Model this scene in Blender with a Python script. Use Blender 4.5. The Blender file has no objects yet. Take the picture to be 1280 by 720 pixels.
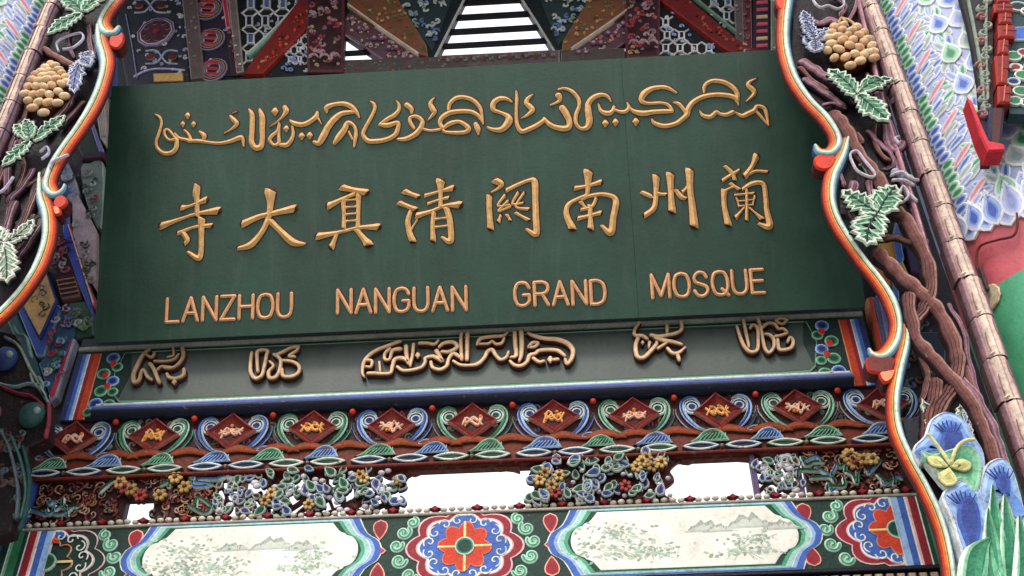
import bpy, math, random
from mathutils import Vector, Matrix
from mathutils.geometry import tessellate_polygon
random.seed(7)
S = bpy.context.scene
# ------------------------------------------------------------------ camera
F = 1400.0
AX = Vector((37500, 1780, 1400)).normalized()
AZ = Vector((-28., 1693, -1400)); AZ = (AZ - AX * AZ.dot(AX)).normalized()
AY = AZ.cross(AX)
ROT = Matrix((AX, AY, AZ))
EYE = Vector((0, 0, 1.6))
cd = bpy.data.cameras.new('camera'); cam = bpy.data.objects.new('camera', cd)
S.collection.objects.link(cam)
cam.matrix_world = Matrix.Translation(EYE) @ ROT.to_4x4()
cd.sensor_width = 36; cd.lens = 36 * F / 1280; cd.clip_end = 2000; cd.clip_start = .05
S.camera = cam
# ------------------------------------------------------------------ light
EL, AZM = math.radians(48), math.radians(14)      # bright overcast light from in front of the gate
w = bpy.data.worlds.new('World'); S.world = w; w.use_nodes = True
nt = w.node_tree; bg = nt.nodes['Background']
sky = nt.nodes.new('ShaderNodeTexSky'); sky.sky_type = 'NISHITA'; sky.sun_disc = False
sky.sun_elevation = EL; sky.sun_rotation = math.pi + AZM; sky.dust_density = 5; sky.air_density = 1.0; sky.ozone_density = .6
mxs = nt.nodes.new('ShaderNodeMix'); mxs.data_type = 'RGBA'; mxs.inputs[0].default_value = .6; mxs.inputs[7].default_value = (9.5, 9.6, 9.9, 1)   # even white cloud cover over the blue
nt.links.new(sky.outputs[0], mxs.inputs[6]); nt.links.new(mxs.outputs[2], bg.inputs[0]); bg.inputs[1].default_value = .15
sd = bpy.data.lights.new('sun', 'SUN'); sd.energy = 1.0; sd.angle = math.radians(12); sd.color = (1, .95, .88)
sun = bpy.data.objects.new('sun', sd); S.collection.objects.link(sun)
sdir = Vector((-math.sin(AZM) * math.cos(EL), -math.cos(AZM) * math.cos(EL), math.sin(EL)))
sun.rotation_euler = sdir.to_track_quat('Z', 'Y').to_euler()
S.view_settings.view_transform = 'Standard'; S.view_settings.look = 'None'
S.view_settings.exposure = 0.58; S.view_settings.gamma = 1
S.render.engine = 'CYCLES'
S.render.resolution_x = 1024; S.render.resolution_y = 576
# ------------------------------------------------------------------ materials
def material(name, rough=.45, metal=0., var=.35, scale=9., bump=.15, spec=.5, grime=.35, coat=0, chips=0., streak=0.):
    m = bpy.data.materials.new(name); m.use_nodes = True
    n = m.node_tree.nodes; l = m.node_tree.links; b = n['Principled BSDF']
    at = n.new('ShaderNodeAttribute'); at.attribute_name = 'Col'
    tc = n.new('ShaderNodeTexCoord')
    geo = n.new('ShaderNodeNewGeometry')
    no = n.new('ShaderNodeTexNoise'); no.inputs['Scale'].default_value = scale; no.inputs['Detail'].default_value = 8; no.inputs['Roughness'].default_value = .7
    l.new(geo.outputs['Position'], no.inputs['Vector'])
    mr = n.new('ShaderNodeMapRange'); mr.inputs[1].default_value = .3; mr.inputs[2].default_value = .7
    mr.inputs[3].default_value = 1 - var; mr.inputs[4].default_value = 1 + var * .35
    l.new(no.outputs[0], mr.inputs[0])
    mx = n.new('ShaderNodeMix'); mx.data_type = 'RGBA'; mx.blend_type = 'MULTIPLY'; mx.inputs[0].default_value = 1
    l.new(at.outputs['Color'], mx.inputs[6]); l.new(mr.outputs[0], mx.inputs[7])
    n2 = n.new('ShaderNodeTexNoise'); n2.inputs['Scale'].default_value = 60; n2.inputs['Detail'].default_value = 6
    l.new(geo.outputs['Position'], n2.inputs['Vector'])
    m2 = n.new('ShaderNodeMapRange'); m2.inputs[1].default_value = .5; m2.inputs[2].default_value = .75; m2.inputs[3].default_value = 0; m2.inputs[4].default_value = grime
    l.new(n2.outputs[0], m2.inputs[0])
    mg = n.new('ShaderNodeMix'); mg.data_type = 'RGBA'; mg.blend_type = 'MULTIPLY'; mg.inputs[7].default_value = (.34, .28, .22, 1)
    l.new(m2.outputs[0], mg.inputs[0]); l.new(mx.outputs[2], mg.inputs[6]); last = mg.outputs[2]
    if streak:                                                      # rain streaks and wiped dust
        mp = n.new('ShaderNodeMapping'); mp.inputs['Scale'].default_value = (5.5, 1, .7); l.new(geo.outputs['Position'], mp.inputs['Vector'])
        n4 = n.new('ShaderNodeTexNoise'); n4.inputs['Scale'].default_value = 2.2; n4.inputs['Detail'].default_value = 9; n4.inputs['Roughness'].default_value = .65; n4.inputs['Distortion'].default_value = .6
        l.new(mp.outputs[0], n4.inputs['Vector']); m4 = n.new('ShaderNodeMapRange'); m4.inputs[1].default_value = .52; m4.inputs[2].default_value = .72; m4.inputs[3].default_value = 0; m4.inputs[4].default_value = streak
        l.new(n4.outputs[0], m4.inputs[0]); ms = n.new('ShaderNodeMix'); ms.data_type = 'RGBA'; ms.inputs[7].default_value = (.16, .19, .165, 1)
        l.new(m4.outputs[0], ms.inputs[0]); l.new(last, ms.inputs[6]); last = ms.outputs[2]
    if chips:                                                       # flaked paint: bare grey wood in small ragged patches
        n3 = n.new('ShaderNodeTexNoise'); n3.inputs['Scale'].default_value = 26; n3.inputs['Detail'].default_value = 10; n3.inputs['Roughness'].default_value = .75
        l.new(geo.outputs['Position'], n3.inputs['Vector'])
        m3 = n.new('ShaderNodeMapRange'); m3.inputs[1].default_value = .655 - chips; m3.inputs[2].default_value = .675 - chips; m3.inputs[3].default_value = 0; m3.inputs[4].default_value = .8
        l.new(n3.outputs[0], m3.inputs[0]); mc = n.new('ShaderNodeMix'); mc.data_type = 'RGBA'; mc.inputs[7].default_value = (.17, .14, .12, 1)
        l.new(m3.outputs[0], mc.inputs[0]); l.new(last, mc.inputs[6]); last = mc.outputs[2]
    l.new(last, b.inputs['Base Color'])
    b.inputs['Roughness'].default_value = rough; b.inputs['Metallic'].default_value = metal
    b.inputs['Specular IOR Level'].default_value = spec; b.inputs['Coat Weight'].default_value = coat
    bp = n.new('ShaderNodeBump'); bp.inputs['Strength'].default_value = bump; bp.inputs['Distance'].default_value = .01
    l.new(n2.outputs[0], bp.inputs['Height']); l.new(bp.outputs[0], b.inputs['Normal'])
    rr = n.new('ShaderNodeMapRange'); rr.inputs[3].default_value = rough * .8; rr.inputs[4].default_value = min(1, rough * 1.35)
    l.new(no.outputs[0], rr.inputs[0]); l.new(rr.outputs[0], b.inputs['Roughness'])
    return m
PAINT = material('aged_paint', .55, spec=.3, bump=.3, grime=.5, chips=.02)
WOODC = material('carved_painted_wood', .55, spec=.22, var=.45, scale=14, bump=.5, grime=.6, chips=.03)
GILT = material('gilt_letter', .6, metal=0, spec=.3, var=.35, scale=26, bump=.25, grime=.25)
GREEN = material('board_lacquer', .5, var=.4, scale=2.2, bump=.12, spec=.42, grime=.2, streak=.10)
STONE = material('paving_stone', .8, var=.3, scale=.7, bump=.3)
MARB = material('column_paint', .5, var=.28, scale=7, bump=.15, grime=.3, spec=.35, chips=.0)

def lin(c):
    return tuple(((x / 12.92) if x <= .04045 else ((x + .055) / 1.055) ** 2.4) for x in c)
def C(h): return lin(tuple(int(h[i:i + 2], 16) / 255 for i in (0, 2, 4)))
WH = C('e2e6de'); CREAM = C('ddd6c0'); PALE = C('b8d4c6'); LGR = C('7fbd9c'); GR = C('2f7a55'); DGR = C('123c2e')
LBL = C('94b6e2'); BL = C('3c62b4'); DBL = C('1b2a5c'); NAVY = C('121a30'); LAV = C('c6cbe6'); TEAL = C('4a8f8f'); LTEAL = C('9fd0c8')
RED = C('b5251c'); CRIM = C('8c1c2c'); DRED = C('4a1517'); ORG = C('e0621c'); YEL = C('e6b83a'); PINK = C('d98a92'); LPINK = C('e2b7ba')
BRN = C('5a3a30'); DBRN = C('2c1c1c'); VINE = C('6b3f3f'); LVINE = C('a87878'); PLUM = C('180d16'); GOLD = C('d9a760'); LGOLD = C('efcf8e'); RBRN = C('59200f')
TAN = C('c99a5c'); GREY = C('767c78'); LGREY = C('a9afa9'); DARK = C('0d1416'); BAMB = C('cdb0a2'); DTEAL = C('1c3c42')

# ------------------------------------------------------------------ planes
class Plane:
    def __init__(s, o, v=(0, 0, 1)):
        s.o = Vector(o); s.u = Vector((1, 0, 0)); s.v = Vector(v).normalized(); s.n = s.u.cross(s.v)   # u x v = -Y side (towards the street)
        s.M = Matrix.Translation(s.o) @ Matrix((s.u, -s.n, s.v)).transposed().to_4x4()
    def pix(s, px, py):
        d = ROT @ Vector((px - 640, 360 - py, -F)); t = (s.o - EYE).dot(s.n) / d.dot(s.n); q = EYE + d * t - s.o
        return (q.dot(s.u), q.dot(s.v))
    def sc(s, px, py):
        a = s.pix(px, py); b = s.pix(px + 1, py); return math.hypot(a[0] - b[0], a[1] - b[1])
    def pts(s, L, ox=0, oy=0, k=1.):
        r = []
        for p in L:
            x, y = ox + p[0] / k, oy + p[1] / k; u, v = s.pix(x, y)
            r.append((u, v) + ((p[2] / k * s.sc(x, y),) if len(p) > 2 else ()))
        return r
class Cyl:                                   # surface of a round column; u = arc length from the side that faces the street
    def __init__(s, cx, cy, r): s.c = (cx, cy); s.r = r
    def at(s, u, v, h):
        a = u / s.r; R = s.r + h
        return Vector((s.c[0] + R * math.sin(a), s.c[1] - R * math.cos(a), v))
    def pix(s, px, py):
        d = ROT @ Vector((px - 640, 360 - py, -F)); ax, ay = -s.c[0], -s.c[1]
        A = d.x ** 2 + d.y ** 2; B = 2 * (ax * d.x + ay * d.y); Cc = ax * ax + ay * ay - s.r ** 2
        D = B * B - 4 * A * Cc
        t = (-B - math.sqrt(max(D, 0))) / (2 * A); q = EYE + d * t
        return (math.atan2(q.x - s.c[0], -(q.y - s.c[1])) * s.r, q.z)
    def sc(s, px, py): return .0042
    pts = Plane.pts

# ------------------------------------------------------------------ 2D helpers
def smooth(P, n=6, closed=False):
    if len(P) < 3 and not closed: n = max(n, 4)
    out = []; N = len(P); d = len(P[0])
    R = range(N) if closed else range(N - 1)
    for i in R:
        g = (lambda j: P[j % N]) if closed else (lambda j: P[min(max(j, 0), N - 1)])
        p0, p1, p2, p3 = g(i - 1), g(i), g(i + 1), g(i + 2)
        for k in range(n):
            t = k / n
            out.append(tuple(.5 * (2 * p1[c] + (p2[c] - p0[c]) * t + (2 * p0[c] - 5 * p1[c] + 4 * p2[c] - p3[c]) * t * t + (3 * p1[c] - p0[c] - 3 * p2[c] + p3[c]) * t ** 3) for c in range(d)))
    if not closed: out.append(tuple(P[-1]))
    return out
def arc(cx, cy, rx, ry, a0, a1, n=16):
    return [(cx + rx * math.cos(math.radians(a0 + (a1 - a0) * i / n)), cy + ry * math.sin(math.radians(a0 + (a1 - a0) * i / n))) for i in range(n + 1)]
def ell(cx, cy, rx, ry, n=20): return arc(cx, cy, rx, ry, 0, 360, n)[:-1]
def spiral(cx, cy, r0, r1, a0, turns, n=22):
    return [(cx + (r0 + (r1 - r0) * i / n) * math.cos(a0 + turns * 2 * math.pi * i / n), cy + (r0 + (r1 - r0) * i / n) * math.sin(a0 + turns * 2 * math.pi * i / n)) for i in range(n + 1)]
def drop(x0, y0, x1, y1, wd, n=8, tipw=0.0, mid=.45):
    """pointed leaf/petal outline from (x0,y0) to tip (x1,y1)"""
    dx, dy = x1 - x0, y1 - y0; L = math.hypot(dx, dy); nx, ny = -dy / L, dx / L; a = []; b = []
    for i in range(n + 1):
        t = i / n; ww = wd * .5 * (math.sin(math.pi * t ** (math.log(.5) / math.log(mid)))) ** .8 if 0 < t < 1 else 0
        a.append((x0 + dx * t + nx * ww, y0 + dy * t + ny * ww)); b.append((x0 + dx * t - nx * ww, y0 + dy * t - ny * ww))
    return a[:-1] + b[::-1][:-1]
def rpt(pts, c, s, a=0):
    ca, sa = math.cos(a), math.sin(a); return [(c[0] + (x * ca - y * sa) * s, c[1] + (x * sa + y * ca) * s) for x, y in pts]
def area(p): return sum(p[i - 1][0] * p[i][1] - p[i][0] * p[i - 1][1] for i in range(len(p))) / 2
def inset(p, d):
    N = len(p); out = []
    for i in range(N):
        a, b, c = p[i - 1], p[i], p[(i + 1) % N]
        e1 = (b[0] - a[0], b[1] - a[1]); e2 = (c[0] - b[0], c[1] - b[1])
        l1 = math.hypot(*e1) or 1e-9; l2 = math.hypot(*e2) or 1e-9
        nx = -(e1[1] / l1 + e2[1] / l2); ny = (e1[0] / l1 + e2[0] / l2); m = math.hypot(nx, ny)
        if m < .35: nx, ny, m = -e1[1] / l1, e1[0] / l1, 1.
        k = d / m * (min(1.6, 2 / m) if m > .35 else 1)
        out.append((b[0] + nx * k, b[1] + ny * k))
    return out
def shrink(p, s):
    cx = sum(q[0] for q in p) / len(p); cy = sum(q[1] for q in p) / len(p)
    return [(cx + (q[0] - cx) * s, cy + (q[1] - cy) * s) for q in p]

class MB:
    def __init__(s): s.v = []; s.f = []; s.c = []; s.sm = []
    def add(s, vs, fs, cs, sm=False):
        o = len(s.v); s.v += vs; s.f += [tuple(i + o for i in f) for f in fs]; s.c += (cs if isinstance(cs, list) else [cs] * len(fs)); s.sm += [sm] * len(fs)
    def blob(s, poly, levels, fill, base=0.0, T=None):
        """poly outline raised from `base`; levels = [(inset or ('s',scale), height, colour of the strip leading there)]"""
        if area(poly) < 0: poly = poly[::-1]
        T = T or (lambda u, v, h: (u, -h, v)); N = len(poly)
        rings = [[(x, y, base) for x, y in poly]]; cols = []
        for d, h, c in levels:
            q = shrink(poly, d[1]) if isinstance(d, tuple) else (poly if d == 0 else inset(poly, d))
            rings.append([(x, y, h) for x, y in q]); cols.append(c)
        vs = [T(*p) for r in rings for p in r]; fs = []; cs = []
        for k in range(len(rings) - 1):
            for i in range(N):
                j = (i + 1) % N; fs.append((k * N + i, k * N + j, (k + 1) * N + j, (k + 1) * N + i)); cs.append(cols[k])
        last = rings[-1]; o = (len(rings) - 1) * N
        for t in tessellate_polygon([[Vector((p[0], p[1], 0)) for p in last]]):
            a, b, c = t; A = (last[b][0] - last[a][0]) * (last[c][1] - last[a][1]) - (last[c][0] - last[a][0]) * (last[b][1] - last[a][1])
            fs.append((o + a, o + b, o + c) if A > 0 else (o + a, o + c, o + b)); cs.append(fill)
        s.add(vs, fs, cs); return s
    def sweep(s, P, prof, cols, n=6, h0=0., wid=None, round_=True, closed=False, T=None, taper=False, smoothpts=True, hs=None, sm=True, cut=0.):
        """sweep a profile [(t across -1..1, height)] along P=(u,v[,full width]); cols per strip"""
        T = T or (lambda u, v, h: (u, -h, v))
        Q = [p if len(p) > 2 else (p[0], p[1], wid) for p in P]
        if smoothpts: Q = smooth(Q, n, closed)
        R = []
        M = len(Q)
        for i, q in enumerate(Q):
            a = Q[(i - 1) % M] if closed else Q[max(i - 1, 0)]; b = Q[(i + 1) % M] if closed else Q[min(i + 1, M - 1)]
            tx, ty = b[0] - a[0], b[1] - a[1]; L = math.hypot(tx, ty) or 1e-9
            k = 1.
            if taper: k = max(.08, math.sin(math.pi * (i + .3) / (M - .4)) ** .6)
            R.append((q[0], q[1], tx / L, ty / L, max(q[2], 1e-4) / 2 * k, 1.))
        if round_ and not closed:
            f = R[0]; e = R[-1]
            R = [(f[0] - f[2] * f[4] * g, f[1] - f[3] * f[4] * g, f[2], f[3], f[4] * math.sqrt(1 - g * g) + 1e-5, (1 - g * g) ** .5) for g in ((.98, .7) if not cut else (.5, .3))] + R + \
                [(e[0] + e[2] * e[4] * g, e[1] + e[3] * e[4] * g, e[2], e[3], e[4] * math.sqrt(1 - g * g) + 1e-5, (1 - g * g) ** .5) for g in ((.7, .98) if not cut else (.3, .5))]
        K = len(prof); vs = []
        for ri, (x, y, tx, ty, hw, hk) in enumerate(R):
            sl = cut * (1 - min(1, min(ri, len(R) - 1 - ri) / 3.)) if cut else 0
            for (t, h) in prof:
                hh = h * (hs(hw) if hs else 1)
                vs.append(T(x - ty * t * hw + tx * t * hw * sl, y + tx * t * hw + ty * t * hw * sl, h0 + hh * (hk if round_ else 1)))
        fs = []; cs = []; m = len(R)
        for i in range(m if closed else m - 1):
            for j in range(K - 1):
                a = i * K + j; b = ((i + 1) % m) * K + j
                fs.append((a, b, b + 1, a + 1)); cs.append(cols[j % len(cols)])
        s.add(vs, fs, cs, sm)
        if not closed and (cut or not round_):
            s.add([vs[j] for j in range(K)], [tuple(range(K))], cols[0]); s.add([vs[-K + j] for j in range(K)], [tuple(range(K))[::-1]], cols[0])
        return s
    def box(s, x0, x1, z0, z1, h0, h1, col, T=None, bev=.0):
        T = T or (lambda u, v, h: (u, -h, v))
        b = bev
        vs = [T(x, z, h) for h, e in ((h0, 0), (h1 - b, 0), (h1, b)) for x, z in ((x0 + e, z0 + e), (x1 - e, z0 + e), (x1 - e, z1 - e), (x0 + e, z1 - e))]
        fs = [(3, 2, 1, 0), (8, 9, 10, 11)]
        for k in (0, 4):
            fs += [(k + i, k + (i + 1) % 4, k + 4 + (i + 1) % 4, k + 4 + i) for i in range(4)]
        s.add(vs, fs, col); return s
    def ball(s, c, r, col, n=8, m=6, T=None, sq=(1, 1, 1)):
        T = T or (lambda u, v, h: (u, -h, v)); vs = []; fs = []
        for i in range(m + 1):
            for j in range(n):
                a = math.pi * i / m; b = 2 * math.pi * j / n
                vs.append(T(c[0] + r * sq[0] * math.sin(a) * math.cos(b), c[1] + r * sq[1] * math.cos(a), c[2] + r * sq[2] * math.sin(a) * math.sin(b)))
        for i in range(m):
            for j in range(n):
                fs.append((i * n + j, i * n + (j + 1) % n, (i + 1) * n + (j + 1) % n, (i + 1) * n + j))
        s.add(vs, fs, col, True); return s
    def mesh(s, name, mat):
        me = bpy.data.meshes.new(name); me.from_pydata([tuple(v) for v in s.v], [], s.f)
        ca = me.color_attributes.new('Col', 'FLOAT_COLOR', 'CORNER'); buf = []
        for f, c in zip(s.f, s.c): buf += [c[0], c[1], c[2], 1.] * len(f)
        ca.data.foreach_set('color', buf); me.polygons.foreach_set('use_smooth', s.sm)
        me.materials.append(mat); return me

WORLD = {}
def put(name, me, parent=None, M=None):
    o = bpy.data.objects.new(name, me); S.collection.objects.link(o)
    M = M or Matrix.Identity(4); WORLD[o.name] = M
    if parent:
        o.parent = parent; o.matrix_basis = WORLD[parent.name].inverted() @ M
    else: o.matrix_basis = M
    return o
def thing(name, label, cat, loc, group=None):
    o = put(name, None, None, Matrix.Translation(loc)); o['label'] = label; o['category'] = cat; o.empty_display_size = .2
    if group: o['group'] = group
    return o
def LOC(P, u, v, h=0, rot=0, sx=1, sz=1):
    return P.M @ Matrix.Translation((u, -h, v)) @ Matrix.Rotation(-rot, 4, 'Y') @ Matrix.Diagonal((sx, 1, sz, 1))
RIDGE = [(-1, 0), (-.72, .55), (0, 1), (.72, .55), (1, 0)]
ROUND = [(-1, 0), (-.85, .55), (-.45, .9), (0, 1), (.45, .9), (.85, .55), (1, 0)]
FLAT = [(-1, 0), (-.9, 1), (.9, 1), (1, 0)]
def line(m, P, w, col, h0=0, h=.004, n=6, T=None, closed=False, taper=False, smoothpts=True):
    m.sweep(P, [(-1, 0), (-.6, h), (.6, h), (1, 0)], [col], n=n, h0=h0, wid=w, T=T, closed=closed, taper=taper, smoothpts=smoothpts, round_=not closed)
def petal(m, poly, cols, step, h0=0, dh=.004, T=None):
    """painted petal: outline colour outside, then bands inwards"""
    lv = [(0, h0 + dh, cols[0])]
    for i, c in enumerate(cols[:-1]):
        lv.append((step * (i + 1), h0 + dh * (1 + .25 * (i + 1)), c))
    m.blob(poly, lv, cols[-1], base=h0, T=T)
# ================================================================== PLANES OF THE GATE
tb = math.radians(23.7)
BD = Plane((0, 4.60, 5.155), (0, -math.sin(tb), math.cos(tb)))     # leaning name board
BM = Plane((0, 4.70, 0))                                             # face of the beams
SP = Plane((0, 3.75, 0))                                             # carved hanging brackets between the columns
BK = Plane((0, 5.60, 0))                                             # inner wall above the board
PL = Plane((0, 4.86, 0))                                             # wall beside the board
XL, XR = -2.57, 1.61                                                 # ends of the beams
XC = (XL + XR) / 2

# ------------------------------------------------------------------ ground
g = MB(); g.add([(-300, -300, 0), (300, -300, 0), (300, 300, 0), (-300, 300, 0)], [(0, 1, 2, 3)], C('8f8a82'))
gr = put('ground', g.mesh('ground', STONE)); gr['kind'] = 'structure'; gr['label'] = 'pale stone paving in front of the gate'

# ------------------------------------------------------------------ name board
board = thing('name_board', 'large dark green board leaning forward with gilded Arabic, Chinese and English lettering', 'signboard', (-.42, 4.6, 5.155))
m = MB()
for x0, x1 in ((-2.432, .4312), (.4318, 1.592)):
    p = MB(); p.box(x0, x1, .010, 1.493, -.014, 0, C('1e4234'), bev=.001)
    put('board_plank', p.mesh('board_plank', GREEN), board, BD.M)
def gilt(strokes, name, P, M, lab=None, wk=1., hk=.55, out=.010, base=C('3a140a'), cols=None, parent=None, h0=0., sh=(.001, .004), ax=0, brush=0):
    m = MB(); k = 0
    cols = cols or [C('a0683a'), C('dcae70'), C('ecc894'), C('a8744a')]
    for s in strokes:
        if len(s[0]) == 2: s = [(a[0], a[1], .02) for a in s]
        s = [(a[0], a[1], a[2] * wk) for a in s]
        if brush and len(s) < 9:                 # brush strokes swell at both ends and thin in the middle
            L = len(s) - 1; s = smooth(s, 3); L = len(s) - 1
            s = [(a[0], a[1], a[2] * (1.1 - .12 * i / L - .24 * math.sin(math.pi * i / L))) for i, a in enumerate(s)]
        k += 1
        m.sweep([(a[0] + sh[0], a[1] + sh[1], a[2] + out) for a in s], [(-1, 0), (-.8, .0022 + k * .0002), (.8, .0022 + k * .0002), (1, 0)], [base], h0=h0)  # red-brown outline, offset upwards to paint in the shade of a V-cut
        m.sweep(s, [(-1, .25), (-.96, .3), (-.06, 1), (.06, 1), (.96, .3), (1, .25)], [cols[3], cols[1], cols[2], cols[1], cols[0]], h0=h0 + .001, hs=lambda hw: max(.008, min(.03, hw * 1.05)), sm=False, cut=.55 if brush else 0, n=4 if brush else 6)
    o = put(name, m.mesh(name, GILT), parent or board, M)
    if lab: o['label'] = lab
    return o
A1 = (180, 110, 7.5); A2 = (320, 105, 7.5); A3 = (440, 95, 7.5); A4 = (560, 90, 7.5); A5 = (690, 85, 7.5); A6 = (820, 80, 7.5)
def dia(x, y, w): return [(x, y - w * .28, w * .5), (x, y, w * .8), (x, y + w * .3, w * .35)]
ARAB = [
 (A1, [[(105,250,14),(150,280,26),(165,340,24),(140,430,28),(115,510,28),(130,570,30),(190,615,36),(260,610,44),(300,570,44),(310,510,40),(300,470,34)],
  [(300,480,30),(240,490,24),(200,450,24),(195,400,24),(230,395,22),(270,440,26),(300,480,30)],
  [(290,430,20),(330,470,26),(400,490,34),(440,500,34),(420,440,26),(380,400,22)],
  [(430,500,30),(520,500,36),(620,515,28),(720,520,30),(820,500,40),(900,470,46),(925,480,34),(935,550,18)],
  [(560,490,30),(565,450,44),(520,410,20)], dia(410,265,64), dia(365,345,58), dia(465,345,60),
  [(810,270,30),(850,310,44),(870,345,40),(820,390,22),(750,430,12)], [(830,240,10),(870,225,14)]]),
 (A1, [[(985,205,20),(1015,260,44),(1015,400,46),(1010,500,48),(1040,560,50),(1090,560,54),(1110,500,46),(1110,400,48),(1110,280,50),(1085,205,24)]]),
 (A2, [dia(180,265,80), [(270,220,40),(285,260,50),(250,310,26),(190,365,16),(125,405,10)],
  [(215,370,20),(205,440,30),(150,490,34),(130,530,34),(170,575,28),(215,555,34),(215,480,26),(225,380,14)], dia(285,425,66),
  [(340,400,20),(350,470,30),(330,530,40),(290,575,44),(240,575,40)],
  [(320,345,20),(370,375,44),(440,385,46),(510,355,46),(565,310,46),(575,270,30)], [(575,310,24),(615,380,10)], dia(430,495,72), dia(505,490,72)]),
 (A2, [[(545,545,30),(590,560,50),(630,500,66),(670,420,60),(730,340,60),(800,285,50),(870,270,42),(930,265,30)],
  [(665,270,20),(665,225,50),(740,195,40),(830,190,44),(900,220,46),(945,270,34),(970,320,12)],
  [(740,555,40),(780,500,60),(830,430,56),(860,370,46),(905,380,30),(935,430,30),(935,500,34),(920,590,20)], [(870,450,20),(905,520,20)]]),
 (A3, [[(170,240,12),(205,265,30),(215,310,30),(180,390,32),(130,480,34),(105,550,36),(150,610,44),(230,615,46),(320,600,44),(400,560,44),(430,500,40),(430,440,36),(340,465,50),(265,460,36)],
  [(265,450,20),(330,410,40),(400,370,42),(440,320,34),(440,270,26),(415,235,12)],
  [(515,275,50),(555,310,44),(560,350,26)], [(580,490,30),(545,430,34),(550,390,30),(610,385,36),(660,430,40),(640,500,50),(580,560,50),(500,595,44),(430,595,26)],
  [(670,500,24),(740,515,26),(820,505,28)], [(770,210,16),(735,260,36),(760,320,50),(770,350,40),(710,420,10)],
  [(905,320,30),(920,260,36),(980,210,40),(1060,205,40),(1140,235,40),(1200,300,34),(1220,375,24),(1230,455,14)],
  [(850,490,40),(825,440,40),(850,390,46),(920,350,48),(1020,335,44),(1120,340,40),(1190,380,34),(1228,440,22)],
  [(860,490,30),(920,450,46),(1000,430,34),(1060,460,40),(1095,500,46),(1060,530,40),(960,535,34),(870,525,30),(850,490,20)]]),
 (A4, [[(260,490,40),(280,540,50),(285,590,16)],
  [(600,285,14),(550,255,34),(480,255,46),(425,300,50),(430,360,44),(500,385,30),(560,420,50),(570,470,70),(510,540,56),(430,545,40),(370,520,20)]]),
 (A4, [[(640,185,20),(645,260,30),(640,400,30),(650,500,38),(690,560,44),(760,540,46),(840,500,44),(910,450,40)],
  [(795,215,14),(750,250,34),(735,295,44),(770,330,50),(790,365,46),(740,410,26),(685,440,10)],
  [(900,440,30),(960,500,44),(1040,530,52),(1120,530,56),(1140,480,50),(1110,400,60),(1070,340,60)],
  [(960,315,16),(1020,290,26),(1050,260,40),(1035,225,60)]]),
 (A5, [[(60,205,20),(120,195,26),(190,225,36),(245,290,36),(255,360,34),(225,440,36),(225,520,34),(270,570,34),(330,560,50),(350,500,62),(340,420,60),(340,340,52),(390,280,48),(460,255,40),(520,270,30),(555,320,10)],
  [(435,340,16),(460,405,36),(520,430,50),(565,410,40),(580,365,26)], [(590,395,24),(640,415,36),(690,410,36),(720,375,34),(705,330,16)],
  [(720,370,20),(770,410,40),(850,430,56),(960,415,44),(1060,410,44),(1125,410,34)],
  [(1125,400,30),(1090,350,30),(1020,330,28),(900,335,32),(840,310,50),(860,250,60),(920,205,50),(1000,185,40),(1080,190,38),(1165,235,20)],
  dia(500,525,74), dia(595,515,74), dia(785,510,78)]),
 (A6, [[(-40,520,16),(-10,560,40),(80,585,44),(180,565,44),(240,525,44),(290,480,50),(300,430,50),(340,370,48),(420,320,46),(520,295,44),(640,295,46),(740,320,44),(775,390,12)],
  [(160,365,14),(210,375,34),(260,430,34),(280,470,30)], [(450,270,20),(455,210,34),(520,165,40),(620,170,44),(710,215,44),(760,280,44),(760,350,40)],
  [(410,440,14),(440,485,34),(510,500,46),(565,455,36),(600,470,30),(660,480,40),(720,455,44)],
  [(750,460,20),(810,490,40),(860,470,46),(920,440,44),(950,400,36),(1010,415,36),(1035,470,34),(1055,580,14)], [(935,440,26),(980,490,28),(1050,575,16)],
  [(940,140,12),(880,170,30),(865,205,44),(910,250,48),(915,290,36),(845,355,12)]])]
for (ox, oy, k), ss in ARAB:
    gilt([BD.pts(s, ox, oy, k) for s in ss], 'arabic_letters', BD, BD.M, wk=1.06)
K1 = (190, 220, 6); K2 = (390, 210, 6); K3 = (590, 200, 6); K4 = (790, 190, 6)
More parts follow.
